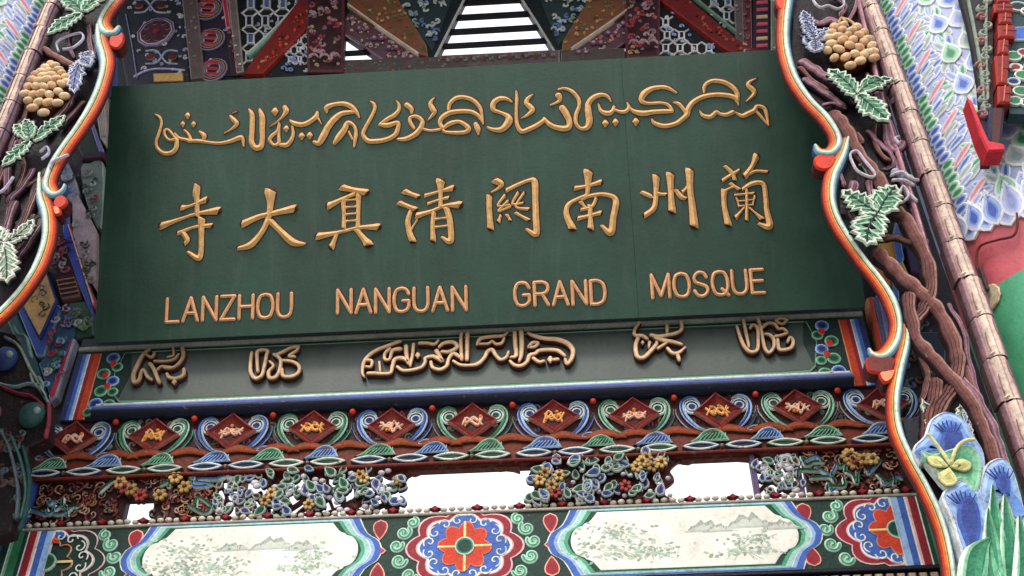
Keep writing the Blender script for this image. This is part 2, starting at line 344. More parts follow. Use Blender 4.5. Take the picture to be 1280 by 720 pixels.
HAN = [
 (K1, [[(340,80,40),(335,140,56),(340,200,40),(340,300,36)], [(230,240,36),(290,225,24),(400,185,46)], [(80,375,46),(200,330,30),(340,285,30),(490,265,56)],
  [(200,430,26),(320,385,26),(440,375,36)], [(375,330,46),(372,450,40),(370,560,44),(350,620,44),(270,570,20)], [(235,430,30),(265,480,46),(250,510,26)]]),
 (K1, [[(690,360,46),(800,310,44),(900,285,44),(1060,250,56)], [(890,130,70),(890,220,46),(870,330,46),(820,430,46),(740,520,54),(650,545,26)], [(890,340,36),(960,410,46),(1060,500,62),(1150,510,14)]]),
 (K2, [[(235,150,46),(300,165,46),(400,185,50)], [(130,285,46),(220,240,36),(320,195,30)], [(235,240,34),(240,340,32),(240,450,32)], [(350,210,34),(348,330,34),(345,450,34)],
  [(250,245,18),(340,238,18)], [(250,298,18),(340,290,18)], [(250,350,18),(340,342,18)], [(250,402,18),(340,394,18)], [(50,515,46),(200,485,30),(350,450,30),(490,445,50)], [(185,500,26),(150,590,46)], [(340,470,32),(420,570,62)]]),
 (K2, [[(700,180,40),(790,215,36)], [(660,265,36),(770,310,40)], [(740,330,26),(720,400,40),(730,480,46),(755,545,46)], [(740,470,16),(790,390,16)],
  [(850,210,26),(950,180,26),(1050,155,44)], [(870,270,20),(940,245,22),(1020,225,26)], [(790,360,40),(900,325,30),(1000,285,30),(1100,280,54)], [(965,110,56),(965,200,36),(965,290,32)],
  [(915,340,32),(905,430,36),(910,540,40)], [(1010,310,36),(1035,400,46),(1040,550,50),(975,520,20)], [(925,385,20),(1010,375,20)], [(925,445,20),(1015,435,20)]]),
 (K3, [[(180,160,46),(220,185,46),(190,220,24),(145,245,14)], [(130,280,36),(130,380,46),(140,510,46)], [(260,230,26),(340,190,28),(430,155,30),(470,170,54),(475,300,50),(480,450,52),(480,560,46),(410,520,20)],
  [(245,270,20),(195,345,22),(280,340,18)], [(270,310,18),(200,385,22),(290,350,18)], [(345,250,20),(305,330,22),(380,325,18)], [(390,250,18),(330,350,22),(420,370,26)],
  [(200,460,28),(215,420,22)], [(265,415,24),(285,450,22)], [(330,400,24),(420,450,28)]]),
 (K3, [[(870,100,56),(870,180,46),(860,270,32),(820,300,18)], [(775,215,32),(870,195,28),(960,170,38)], [(850,270,22),(760,310,28),(715,350,40),(710,420,46),(750,510,52)],
  [(850,280,24),(960,260,30),(1050,275,38),(1080,320,52),(1060,430,52),(1040,550,52),(975,495,22)], [(820,320,28),(850,360,22)], [(930,290,22),(900,350,30),(820,375,26)], [(800,440,30),(960,400,32)], [(885,350,32),(890,510,46)]]),
 (K4, [[(75,305,26),(130,330,40),(150,345,20)], [(180,195,46),(180,300,38),(165,420,44),(100,475,38)], [(190,315,28),(250,320,26)], [(285,180,52),(290,300,48),(300,440,54)],
  [(330,290,26),(370,340,46),(400,350,26)], [(430,150,52),(435,280,50),(450,400,56),(465,550,60)], [(410,270,20),(380,300,26)]]),
 (K4, [[(700,110,22),(750,160,36),(770,210,28)], [(680,215,22),(740,175,28),(800,140,22)], [(930,40,44),(900,110,38),(850,180,46)], [(880,165,26),(930,145,26),(1010,150,22)], [(740,240,24),(800,280,28)],
  [(690,300,40),(690,400,42),(720,540,50)], [(700,290,20),(760,262,22)], [(830,280,20),(900,240,34),(980,240,38),(1000,320,42),(1010,440,44),(1030,560,54),(950,540,22)],
  [(770,325,18),(910,310,20)], [(860,285,20),(860,400,28),(860,510,26)], [(785,350,18),(800,405,18)], [(920,335,18),(905,395,20)], [(790,372,16),(912,360,16)], [(800,408,16),(905,398,16)], [(840,420,18),(780,490,34)], [(880,420,18),(970,500,36)]])]
for (ox, oy, k), ss in HAN:
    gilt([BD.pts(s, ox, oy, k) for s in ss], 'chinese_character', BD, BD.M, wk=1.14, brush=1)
O_ = [(.5, 1), (.18, .93), (.03, .7), (0, .5), (.03, .3), (.18, .07), (.5, 0), (.82, .07), (.97, .3), (1, .5), (.97, .7), (.82, .93), (.5, 1)]
GL = {'L': (.62, [[(0, 1), (0, 0)], [(0, 0), (1, 0)]]), 'A': (.78, [[(0, 0), (.5, 1)], [(.5, 1), (1, 0)], [(.2, .34), (.8, .34)]]), 'N': (.72, [[(0, 0), (0, 1)], [(0, 1), (1, 0)], [(1, 0), (1, 1)]]),
 'Z': (.7, [[(0, 1), (1, 1)], [(1, 1), (0, 0)], [(0, 0), (1, 0)]]), 'H': (.72, [[(0, 0), (0, 1)], [(1, 0), (1, 1)], [(0, .52), (1, .52)]]), 'O': (.8, [O_]),
 'U': (.72, [[(0, 1), (0, .3), (.2, .05), (.5, 0), (.8, .05), (1, .3), (1, 1)]]), 'G': (.8, [[(.97, .75), (.8, .94), (.5, 1), (.18, .93), (.03, .7), (0, .5), (.03, .3), (.18, .07), (.5, 0), (.82, .07), (.97, .22)], [(.97, .2), (.97, .46)], [(.97, .46), (.58, .46)]]),
 'R': (.72, [[(0, 0), (0, 1)], [(0, 1), (.6, 1), (.95, .88), (.95, .62), (.6, .5), (0, .5)], [(.55, .5), (1, 0)]]), 'D': (.74, [[(0, 0), (0, 1)], [(0, 1), (.5, 1), (.88, .85), (1, .5), (.88, .15), (.5, 0), (0, 0)]]),
 'M': (.9, [[(0, 0), (0, 1)], [(0, 1), (.5, .08)], [(.5, .08), (1, 1)], [(1, 1), (1, 0)]]), 'S': (.7, [[(.95, .78), (.75, .97), (.35, 1), (.05, .82), (.12, .6), (.5, .5), (.9, .38), (.97, .17), (.65, 0), (.25, .02), (0, .22)]]),
 'Q': (.8, [O_, [(.6, .25), (1, -.03)]]), 'E': (.64, [[(0, 0), (0, 1)], [(0, 1), (1, 1)], [(0, .52), (.92, .52)], [(0, 0), (1, 0)]])}
for word, a, b, tt in (('LANZHOU', (208, 403), (364, 396), 372), ('NANGUAN', (422, 392), (583, 388), 362), ('GRAND', (644, 383), (757, 380), 350), ('MOSQUE', (816, 373), (956, 366), 338)):
    ua, va = BD.pix(*a); ub, vb = BD.pix(*b); vt = BD.pix(a[0], a[1] - 29)[1]; H = vt - va
    tot = sum(GL[c][0] for c in word) + .26 * (len(word) - 1); k = (ub - ua) / tot; x = ua
    for c in word:
        wd, ss = GL[c]
        st = [[(x + p[0] * wd * k, va + (vb - va) * (x - ua) / (ub - ua) + p[1] * H, .0185) for p in s] for s in ss]
        # keep straight strokes straight: two-point strokes only; curved ones are smoothed
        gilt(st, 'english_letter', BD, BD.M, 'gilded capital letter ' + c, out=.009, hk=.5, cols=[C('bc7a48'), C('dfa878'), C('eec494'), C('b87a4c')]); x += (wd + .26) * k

# ------------------------------------------------------------------ inscription beam
ib = thing('inscription_beam', 'grey green beam with carved gilt calligraphy under the name board', 'beam', (XC, 4.7, 4.77))
m = MB(); m.box(XL, XR, 4.77, 5.30, -.3, -.03, C('33403c'), bev=.003); put('beam_body', m.mesh('beam_body', PAINT), ib, BM.M)
def rrect(x0, x1, z0, z1, r, n=5):
    out = []
    for cx, cz, a in ((x1 - r, z1 - r, 0), (x0 + r, z1 - r, 90), (x0 + r, z0 + r, 180), (x1 - r, z0 + r, 270)): out += arc(cx, cz, r, r, a, a + 90, n)
    return out
x0c, x1c = BM.pix(150, 470)[0], BM.pix(1012, 430)[0]
m = MB(); m.blob([(x0c - .02, 5.19), (x0c - .05, 5.05), (x0c - .015, 4.9), (x0c + .02, 4.868)] + [(x0c + (x1c - x0c) * i / 20, 4.862) for i in range(1, 20)] + [(x1c - .02, 4.868), (x1c + .015, 4.9), (x1c + .05, 5.05), (x1c + .02, 5.19)],
       [(0, -.024, WH), (.008, -.02, LGR), (.016, -.026, C('2b3a36'))], C('46524e'), base=-.032)
put('grey_panel', m.mesh('grey_panel', GREEN), ib, BM.M)
m = MB(); m.sweep([(XL, 5.222), (XR, 5.222)], [(-1, 0), (-.9, .012), (.5, .016), (1, .012), (1, 0)], [C('8d958f'), C('a5aca6'), C('6d756f'), C('3a423e')], wid=.026, h0=-.03, round_=False, smoothpts=False)
put('top_lip', m.mesh('top_lip', PAINT), ib, BM.M)
m = MB()
zr = 4.812
m.sweep([(XL + .18, zr), (XR - .14, zr)], [(-1, 0), (-1, .03), (-.55, .062), (-.2, .055), (.1, .05), (.45, .03), (.7, .018), (.85, .02), (1, 0)], [C('1c2444'), NAVY, C('28305a'), C('4a5c98'), C('7088b8'), C('90a6c8'), C('ccd2cc'), C('4a7a68')], wid=.10, h0=-.03, round_=False, smoothpts=False)
put('blue_moulding', m.mesh('blue_moulding', PAINT), ib, BM.M)
# painted ends
def curl(m, c, r, a0, hand, cols, w=.012, h0=0., turns=1.15, T=None, hh=.004):
    s = spiral(c[0], c[1], r, r * .12, a0, turns * hand, 20)
    line(m, s, w, cols[0], h0=h0, h=hh, n=2, T=T)
    if len(cols) > 1: line(m, s, w * .5, cols[1], h0=h0 + .001, h=hh + .001, n=2, T=T)
for side, px0, px1 in ((-1, 97, 150), (1, 1012, 1074)):
    xa, xb = BM.pix(px0, 470 if side < 0 else 430)[0], BM.pix(px1, 470 if side < 0 else 430)[0]
    if side < 0: xo, xi = XL + .0, x0c - .05
    else: xo, xi = XR - .0, x1c + .05
    # red and blue end stripes
    for k, (c, wd) in enumerate(((LBL, .012), (DBL, .028), (WH, .008), (ORG, .035), (CRIM, .03), (WH, .008))):
        pass
    st = MB(); x = xo
    for c, wd in ((DBL, .03), (BL, .02), (LBL, .014), (WH, .006), (CRIM, .02), (C('c9431f'), .035), (C('e8956a'), .008)):
        x2 = x - side * wd; sk = .05 * side
        st.blob([(x, 4.772), (x2, 4.772), (x2 - sk * 0 + 0, 5.19), (x, 5.19)], [(0, -.025, c)], c, base=-.031); x = x2
    put('end_stripes', st.mesh('end_stripes', PAINT), ib, BM.M)
    cx = (x + (x0c if side < 0 else x1c)) / 2 + side * .0
    d = MB()
    d.blob([(x, 4.775), (x, 5.19), (cx - side * .09, 5.19), (cx - side * .115, 5.05), (cx - side * .08, 4.9), (cx - side * .03, 4.775)], [(0, -.022, DGR)], C('16302c'), base=-.03)
    put('painted_ground', d.mesh('painted_ground', PAINT), ib, BM.M)
    for k, (dx, z, r) in enumerate(((.0, 5.15, .036), (-.035, 5.09, .03), (.03, 5.05, .036), (-.03, 5.0, .034), (.02, 4.94, .036), (-.045, 4.93, .028), (.03, 4.86, .038), (-.04, 4.85, .036), (0, 4.8, .03), (-.07, 4.80, .028), (.06, 4.81, .026))):
        q = MB(); cc = [GR, LGR] if k % 3 else [BL, LBL]
        q.blob(ell(cx + side * dx, z, r, r * .95, 14), [(0, -.016, PALE), (r * .2, -.014, cc[1]), (r * .45, -.014, cc[0])], DGR if k % 3 else DBL, base=-.022)
        put('painted_cloud', q.mesh('painted_cloud', PAINT), ib, BM.M)
    for dx, z in ((.012, 5.11), (-.015, 5.035), (.012, 4.965), (.01, 4.83)):
        q = MB(); q.blob(ell(cx - side * dx, z, .017, .02, 10), [(0, -.008, C('f0b0a0')), (.004, -.007, RED)], RED, base=-.022)
        put('red_bud', q.mesh('red_bud', PAINT), ib, BM.M)
T1 = (150, 420, 10.29); T2 = (290, 420, 10.29); T3 = (440, 405, 8.533); T4 = (580, 405, 8.533); T5 = (780, 390, 10.29); T6 = (910, 385, 10.29)
CAL = [
 ([(T1, [[(365,170,50),(290,240,50),(220,370,54),(170,490,56),(180,590,56),(240,560,50),(270,460,44),(300,430,40),(350,520,44),(400,555,40)], [(330,230,30),(400,270,40),(440,220,36)],
  [(380,350,50),(430,420,50),(470,520,50),(500,590,50)], [(440,320,36),(600,320,36),(700,290,36),(750,230,30)], [(680,150,36),(685,240,30),(610,270,30)],
  [(800,150,50),(810,250,50),(760,340,46),(680,400,46),(600,400,60),(530,390,40),(480,430,30)], [(820,420,44),(810,500,50),(720,540,54),(630,530,50),(600,480,40)], dia(695,590,80)])], 'leftmost small group of gilt Arabic letters'),
 ([(T2, [[(250,210,40),(235,350,44),(240,470,50),(300,540,50),(380,500,46),(410,400,44),(440,250,44),(450,180,40),(330,190,44),(320,300,44),(330,450,40)],
  [(540,230,44),(620,300,44),(610,430,46),(560,520,50),(480,530,50),(470,450,44),(530,380,36),(480,320,30)],
  [(850,130,40),(750,150,44),(650,200,44),(560,240,36)], [(850,130,36),(830,180,40),(730,250,40),(800,260,40)], [(650,310,40),(760,320,44),(850,370,46),(860,450,46),(780,510,50),(660,510,50),(640,420,40)]])], 'small group of gilt Arabic letters left of the long line'),
 ([(T3, [[(510,180,40),(400,220,40),(250,280,40),(160,350,40),(120,420,38),(110,520,30),(130,560,20)], [(160,380,36),(210,390,34),(200,450,30),(150,450,30)],
  [(170,520,36),(240,520,40),(320,525,36),(410,515,36),(430,440,40),(460,370,44),(540,360,46),(600,400,30)], [(510,260,50),(430,280,40),(400,370,30),(350,370,36),(350,310,34),(400,260,40)],
  [(290,400,26),(300,500,28)], [(575,230,44),(580,320,44),(600,410,40)], [(655,210,36),(645,320,36),(620,440,28)], [(480,450,30),(540,490,36),(640,485,36),(740,455,36),(780,400,36),(780,360,34),(860,340,44),(930,370,44),(960,390,40),(900,280,50)],
  [(720,200,36),(800,200,36),(880,210,36),(920,170,26)], dia(700,330,70), [(840,400,36),(860,460,36),(940,480,40),(1010,440,40),(1030,370,36),(1080,310,44),(1150,350,40)],
  [(960,290,40),(1040,290,44),(1120,240,44),(1080,190,44),(980,200,40),(930,240,34)], [(1165,100,36),(1160,200,38),(1170,370,38)], [(1230,100,44),(1225,370,44)], [(1080,390,30),(1150,430,36),(1240,437,36),(1330,430,38)]]),
  (T4, [[(130,425,44),(170,405,44),(220,350,40),(250,290,44),(300,270,44),(340,330,40),(390,375,38),(450,350,36),(475,290,30)],
  [(140,210,30),(180,150,44),(300,130,40),(420,120,36),(460,90,24)], [(170,210,26),(260,205,30),(300,180,26),(340,210,30),(400,200,34),(430,150,26)],
  [(540,90,46),(545,200,46),(555,330,44),(500,350,30)], [(610,80,50),(615,200,50),(610,330,44),(590,390,30)], [(490,390,30),(540,435,40),(610,440,44),(670,400,40),(700,330,44),(760,310,40),(800,280,44),(900,270,46),(1000,280,46),(1070,330,40)],
  [(680,90,30),(740,120,44),(860,150,50),(990,160,56),(1100,200,56),(1160,270,50),(1150,360,46),(1100,420,40),(1080,370,34)], [(690,240,36),(750,240,36),(790,200,36),(730,195,36),(690,240,36)],
  [(740,360,40),(800,400,40),(850,390,34)], dia(920,375,80), [(960,375,40),(1000,370,40)]])], 'long line of gilt Arabic calligraphy in the middle of the beam'),
 ([(T5, [[(200,130,36),(140,220,40),(140,290,44),(240,300,50),(300,340,40)], [(180,330,50),(150,430,54),(170,560,56),(250,580,56),(340,500,54),(410,420,50),(420,380,40)],
  [(350,290,50),(450,310,60),(560,290,50),(660,270,50),(740,220,46),(735,120,46)], [(400,330,40),(520,360,60),(640,380,54),(740,410,40)], [(440,460,40),(520,410,40),(560,380,30)],
  [(560,460,40),(620,520,50),(700,520,50),(790,450,30)], [(690,540,50),(710,610,46)], [(330,380,44),(320,450,30)], [(555,170,44),(555,250,40)], dia(240,390,56)])], 'small cross shaped group of gilt Arabic letters right of the long line'),
 ([(T6, [[(115,230,34),(160,370,44),(220,500,50),(300,560,50),(380,530,46),(390,400,44),(380,250,44),(320,210,40),(290,250,36)], [(200,150,40),(230,300,44),(260,440,40),(270,500,30)],
  [(390,140,44),(430,280,40),(450,400,44),(480,520,44),(530,570,44),(590,500,44),(590,400,44),(540,340,44),(480,330,36)], [(450,240,40),(520,190,44),(600,200,40),(650,260,36),(710,260,40),(760,300,36)],
  [(760,150,36),(700,200,36),(620,160,40),(680,130,36),(740,140,30)], [(610,360,44),(700,340,44),(760,320,36)], [(640,400,44),(660,520,50),(740,530,50),(820,500,50),(840,420,44),(800,370,40),(770,430,36)]])], 'rightmost small group of gilt Arabic letters')]
TOPP = Plane((0, 4.69, 0))
for gi, (grp, lab) in enumerate(CAL):
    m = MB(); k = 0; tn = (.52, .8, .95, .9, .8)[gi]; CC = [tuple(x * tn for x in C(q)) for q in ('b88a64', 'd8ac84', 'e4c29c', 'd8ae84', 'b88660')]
    for (ox, oy, kk), ss in grp:
        for s in ss:
            s = [(a, b, c * 1.08) for a, b, c in TOPP.pts(s, ox, oy, kk)]; k += 1
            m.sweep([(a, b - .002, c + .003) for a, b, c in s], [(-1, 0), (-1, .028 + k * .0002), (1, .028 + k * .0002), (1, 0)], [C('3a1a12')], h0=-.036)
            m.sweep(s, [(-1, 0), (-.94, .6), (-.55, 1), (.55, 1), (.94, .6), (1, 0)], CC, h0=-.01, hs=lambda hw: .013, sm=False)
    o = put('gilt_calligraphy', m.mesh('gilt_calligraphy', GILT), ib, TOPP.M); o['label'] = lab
# ------------------------------------------------------------------ carved cornice band under the inscription beam
P_ = .405
co = thing('carved_cornice', 'carved red band of diamonds, green and blue scrolls and leaf borders below the grey green beam', 'cornice', (XC, 4.74, 4.45))
zD = BM.pix(590, 524)[1]; xD = BM.pix(590, 524)[0]
x0, x1 = XL - .06, XR + .03
m = MB(); m.box(x0, x1, 4.575, 4.765, -.12, -.045, C('3a1214'), bev=.003); m.box(x0, x1, 4.412, 4.57, -.11, -.03, C('6a2c1c'), bev=.003)
put('cornice_body', m.mesh('cornice_body', WOODC), co, BM.M)
m = MB(); m.sweep([(x0, 4.418), (x1, 4.418)], [(-1, 0), (-.8, .02), (0, .03), (.8, .02), (1, 0)], [DRED, C('7a2c22'), C('8a4a3a'), BRN], wid=.02, h0=-.03, round_=False, smoothpts=False)
put('lower_bead_rail', m.mesh('lower_bead_rail', WOODC), co, BM.M)
def dpoly(a, b, q=.12, n=5):
    out = []
    cs = [(a, 0), (0, b), (-a, 0), (0, -b)]
    for i in range(4):
        p, r = cs[i], cs[(i + 1) % 4]
        for k in range(n):
            t = k / n; s = 1 - q * math.sin(math.pi * t)
            out.append(((p[0] * (1 - t) + r[0] * t) * s, (p[1] * (1 - t) + r[1] * t) * s))
    return out
dm = []
for v in range(5):
    m = MB()
    m.blob(dpoly(.118, .1, .04), [(0, .028, C('d08a7a')), (.006, .03, C('8a3028')), (.016, .022, C('541018')), (.03, .012, C('74180f'))], C('3a0a0c'), base=-.002)
    rr = random.Random(40 + v); T0 = [(-.05, -.01), (-.03, .03), (0, .005), (.03, .035), (.05, .0), (.02, -.03), (0, -.045), (-.02, -.02), (-.05, -.03)]
    for j in range(4):
        s = [(-.045 + .03 * q + rr.uniform(-.012, .012), (.026 if (q + j) % 2 else -.026) * (1 - .25 * j) + rr.uniform(-.014, .014)) for q in range(4)]
        line(m, s, .0105, C('e8a860') if v % 2 else C('e8b8a0'), h0=.012, h=.012, n=4)
    for j in range(3): m.ball((rr.uniform(-.04, .04), rr.uniform(-.03, .03), .02), .010, C('d98030'), 6, 4)
    dm.append(m.mesh('diamond', WOODC))
def scroll_mesh(c1, c2, dark, sgn):
    m = MB()
    X = lambda L: [(a * sgn, b) + tuple(r) for a, b, *r in L]
    W = C('c2ccc6')
    prof = [(-1, 0), (-.8, .014), (-.6, .022), (-.15, .012), (.15, .012), (.6, .022), (.8, .014), (1, 0)]
    cols = [dark, W, c1, dark, c2, W, dark]
    m.sweep(X([(.045, -.115, .006), (.10, -.095, .022), (.148, -.05, .034), (.176, .0, .036), (.182, .045, .03), (.165, .078, .024), (.13, .09, .02), (.098, .078, .016)]), prof, cols, h0=.002)
    m.sweep(X([(.07, -.118, .006), (.135, -.098, .018), (.18, -.06, .022), (.21, -.01, .016), (.215, .03, .006)]), prof, [dark, c1, DRED, C('6a5a8a'), dark, W, dark], h0=-.004)
    m.blob([(a * sgn, b) for a, b in ell(.128, .036, .046, .043, 18)], [(0, .012, dark), (.005, .018, W), (.011, .018, W), (.014, .010, dark), (.02, .018, c1), (.026, .018, W), (.031, .012, c2)], dark)
    m.sweep(X([(.10, .0, .008), (.085, .045, .014), (.11, .082, .012), (.145, .075, .006)]), [(-1, 0), (0, .024), (1, 0)], [W, c1], h0=.004)
    m.blob([(a * sgn, b) for a, b in drop(.14, -.112, .215, -.085, .03, 6)], [(0, .012, dark), (.004, .016, W), (.009, .014, c1)], c2)
    return m.mesh('scroll', WOODC)
scm = {}
for kk, (a, b, d) in {0: (LGR, GR, DGR), 1: (LBL, BL, DBL)}.items():
    for sg in (-1, 1): scm[kk, sg] = scroll_mesh(a, b, d, sg)
bead = MB(); bead.ball((0, 0, 0), .016, C('b8321c'), 10, 7); bead = bead.mesh('bead', PAINT)
domem = []
for kk, (a, b, d) in enumerate(((LGR, GR, DGR), (LBL, BL, DBL))):
    m = MB(); m.blob(smooth([(-.11, 0), (-.07, .022), (-.035, .055), (.01, .068), (.05, .05), (.075, .012), (.08, 0)], 3), [(0, .02, d), (.006, .026, C('a8b8b0')), (.010, .022, a), (.018, .018, b)], d)
    for j in range(7): line(m, [(-.06 + j * .018, .006), (-.045 + j * .018, .024), (-.02 + j * .014, .042)], .0045, a, h0=.019, h=.004, n=3)
    domem.append(m.mesh('dome_leaf', WOODC))
lensm = []
for kk, (a, b, d) in enumerate(((PALE, DGR, GR), (LBL, NAVY, BL))):
    m = MB(); m.blob(drop(0.012, 0, .205, 0, .05, 9, mid=.5), [(0, .022, d), (.004, .027, WH), (.009, .026, WH), (.012, .018, a)], b)
    m.ball((0, 0, .014), .012, C('b09a84'), 6, 4)
    lensm.append(m.mesh('lens_leaf', WOODC))
m = MB(); m.sweep([(-.1, -.01, .02), (-.05, .012, .05), (0, .02, .055), (.06, .004, .04), (.1, -.012, .012)], [(-1, 0), (-.7, .012), (0, .02), (.7, .012), (1, 0)], [DBRN, C('9a4420'), C('7a3822'), DBRN])
wavem = m.mesh('orange_wave', WOODC)
for i in range(-6, 7):
    x = xD + i * P_; kk = i % 2
    if x - .05 < x0 or x + .02 > x1: continue
    put('diamond', dm[i % 5], co, LOC(BM, x + .006 * math.sin(i * 2.7), zD + .004 * math.sin(i * 1.9), -.037, rot=.03 * math.sin(i * 3.1), sx=1.06 + .04 * math.sin(i * 1.3), sz=1.03 + .04 * math.cos(i * 2.1)))
    for sg in (-1, 1):
        put('scroll', scm[kk, sg], co, LOC(BM, x, zD, -.045, sx=.92))
    if x + P_ / 2 < x1: put('bead', bead, co, LOC(BM, x + P_ / 2, zD + .082, -.01))
    for j in range(2):
        put('orange_wave', wavem, co, LOC(BM, x + j * P_ / 2 + .05 * (i % 2), 4.535, -.028))
        put('lens_leaf', lensm[i % 2], co, LOC(BM, x + .0, 4.452, -.028, rot=math.pi * j, sx=.94, sz=.95))

m = MB(); rk = random.Random(77)                               # small painted scrollwork filling the ground between the big scrolls
for i in range(150):
    cx_, cz_ = rk.uniform(x0 + .03, x1 - .03), rk.uniform(4.59, 4.75); c_ = C(rk.choice(('6a7c74', '5a6088', '7a4a58', '4a6a58', '8a7a70', '6a2c30')))
    m.sweep(spiral(cx_, cz_, rk.uniform(.012, .024), .004, rk.uniform(0, 6), rk.choice((-.9, .9)), 8), [(-1, 0), (0, .011 + .00003 * i), (1, 0)], [c_], wid=.009, n=2, h0=-.045)
sw = put('painted_scrollwork', m.mesh('painted_scrollwork', WOODC), co, BM.M); sw['kind'] = 'stuff'
x = x0 + .1; i = 0
while x < x1 - .08: put('dome_leaf', domem[i % 2], co, LOC(BM, x, 4.476, -.03, sx=1 + .08 * math.sin(i * 2.3), sz=1.02 + .06 * math.sin(i * 1.7))); x += .272; i += 1
# ------------------------------------------------------------------ openwork frieze
fr = thing('openwork_frieze', 'pierced carved frieze of leaves and flowers with white sky showing through', 'frieze', (XC, 4.72, 4.15))
def fx(px): return BM.pix(px, 620 - (px - 580) * .04)[0]
m = MB()
for a, b, zz in ((XL - .05, fx(150), 4.13), (fx(186), fx(262), 4.13), (fx(1012), XR + .05, 4.13), (fx(150) + .001, fx(186) - .001, 4.31)):
    m = MB(); m.box(a, b, zz, 4.45, -.10, -.05, C('33120f'), bev=.002); put('frieze_ground', m.mesh('frieze_ground', WOODC), fr, BM.M)
def jag(pts, amp=.012, seed=1):
    r = random.Random(seed); return [(x + r.uniform(-amp, amp), z + r.uniform(-amp, amp)) for x, z in pts]
def prisms(name, polys, col, h0, h1, mat=WOODC):
    for p in polys:
        m = MB(); m.blob(p, [(0, h1 - .004, col), (.004, h1, col)], col, base=h0); put(name, m.mesh(name, mat), fr, BM.M)
# pierced ground of the leafy clusters
cl = [smooth([(fx(648), 4.44), (fx(664), 4.40), (fx(660), 4.35), (fx(668), 4.30), (fx(664), 4.24), (fx(672), 4.16), (fx(838), 4.16), (fx(828), 4.24), (fx(846), 4.30), (fx(842), 4.36), (fx(860), 4.42), (fx(865), 4.445)], 3, True)]
prisms('pierced_ground', cl, C('54201a'), -.09, -.06)
for a, b, c in ((318, 352, 4.36), (372, 398, 4.34), (418, 440, 4.37), (470, 518, 4.39), (948, 962, 4.37), (984, 1013, 4.33)):
    prisms('arch_trim', [smooth([(fx(a), 4.445), (fx(a + 5), c), (fx((a + b) / 2), c - .02), (fx(b - 5), c + .01), (fx(b), 4.445)], 3, True)], C('54201a'), -.09, -.06)
for a, b in ((505, 650), (858, 948)):
    pts = [(fx(a), 4.445)]; n = int((b - a) / 9)
    for i in range(n + 1):
        t = i / n; pts.append((fx(a + (b - a) * t), 4.418 - .018 * abs(math.sin(i * 1.3)) - .02 * (abs(2 * t - 1) ** 4)))
    prisms('arch_trim', [pts + [(fx(b), 4.445)]], C('6a3a2e'), -.09, -.055)
for px in (204, 296, 948, 1004):
    m = MB(); m.box(-.012, .012, 4.14, 4.45, -.095, -.04, C('6a3630') if px < 900 else C('5d4a70'), bev=.004); put('frieze_post', m.mesh('frieze_post', WOODC), fr, LOC(BM, fx(px), 0))
lf = []
for a, b, d in ((LGR, GR, DGR), (LBL, BL, DBL), (PALE, GR, DGR), (LAV, C('7468b8'), DBL), (C('c0b49a'), BRN, DBRN)):
    m = MB(); p = drop(-.034, 0, .036, .004, .044, 7, mid=.4)
    m.blob(p, [(0, .02, d), (.004, .03, C('c6d0ca')), (.006, .03, C('c6d0ca')), (.009, .02, a), (.013, .022, b)], d, base=-.004)
    lf.append(m.mesh('carved_leaf', WOODC))
flm = []
for c1, c2 in ((C('c4a468'), C('6a4420')), (C('a88850'), C('5a3420')), (C('9a3a34'), DRED)):
    m = MB()
    for k in range(6):
        a = k * math.pi / 3; m.blob(rpt(ell(.024, 0, .017, .014, 9), (0, 0), 1, a), [(0, .02 + .001 * k, c2), (.004, .028 + .001 * k, c1)], c1, base=-.01)
    m.ball((0, 0, .03), .013, c2, 7, 5); flm.append(m.mesh('carved_flower', WOODC))
bl = MB(); bl.ball((0, 0, 0), .02, C('cfcad6'), 8, 6, sq=(1.1, .8, .7)); bl = bl.mesh('highlight_bud', PAINT)  # pale lavender balls added as white highlights among the leaves
def leafs(px, z, k, ang, s=1., h=-.055): put('carved_leaf', lf[k], fr, LOC(BM, fx(px), z, h, rot=math.radians(ang), sx=s, sz=s))
rn = random.Random(5)
# left pierced cluster
for i in range(76):
    px = rn.uniform(322, 508); z = rn.uniform(4.19, 4.41)
    if px > 488 and z < 4.3 and rn.random() < .6: continue
    leafs(px, z, rn.choice((0, 0, 1, 1, 2, 3)), rn.uniform(0, 360), rn.uniform(.75, 1.15), h=-.065 + (.0017 * i) % .05)
for i, (px, z) in enumerate(((337, 4.29), (447, 4.37), (452, 4.35), (330, 4.25), (386, 4.22), (498, 4.33))): put('carved_flower', flm[i % 2], fr, LOC(BM, fx(px), z, -.03, rot=i, sx=.75, sz=.75))
for i in range(46): put('highlight_bud', bl, fr, LOC(BM, fx(rn.uniform(322, 500)), rn.uniform(4.19, 4.4), -.03, sx=.8, sz=.8))
for i in range(26): put('highlight_bud', bl, fr, LOC(BM, fx(rn.uniform(672, 838)), rn.uniform(4.19, 4.4), -.02, sx=.6, sz=.6))
for i in range(9):
    px = rn.uniform(320, 500); m = MB(); m.blob(smooth([(rn.uniform(.018, .045) * math.cos(a), rn.uniform(.018, .04) * math.sin(a)) for a in (0, 1, 2, 3.1, 4.1, 5.1)], 2, True), [(0, .012, C('5a2a22')), (.005, .016, C('6a342a'))], C('5a2a22'), base=-.012)
    put('pierced_ground', m.mesh('pierced_ground', WOODC), fr, LOC(BM, fx(px), rn.uniform(4.19, 4.4), -.08))
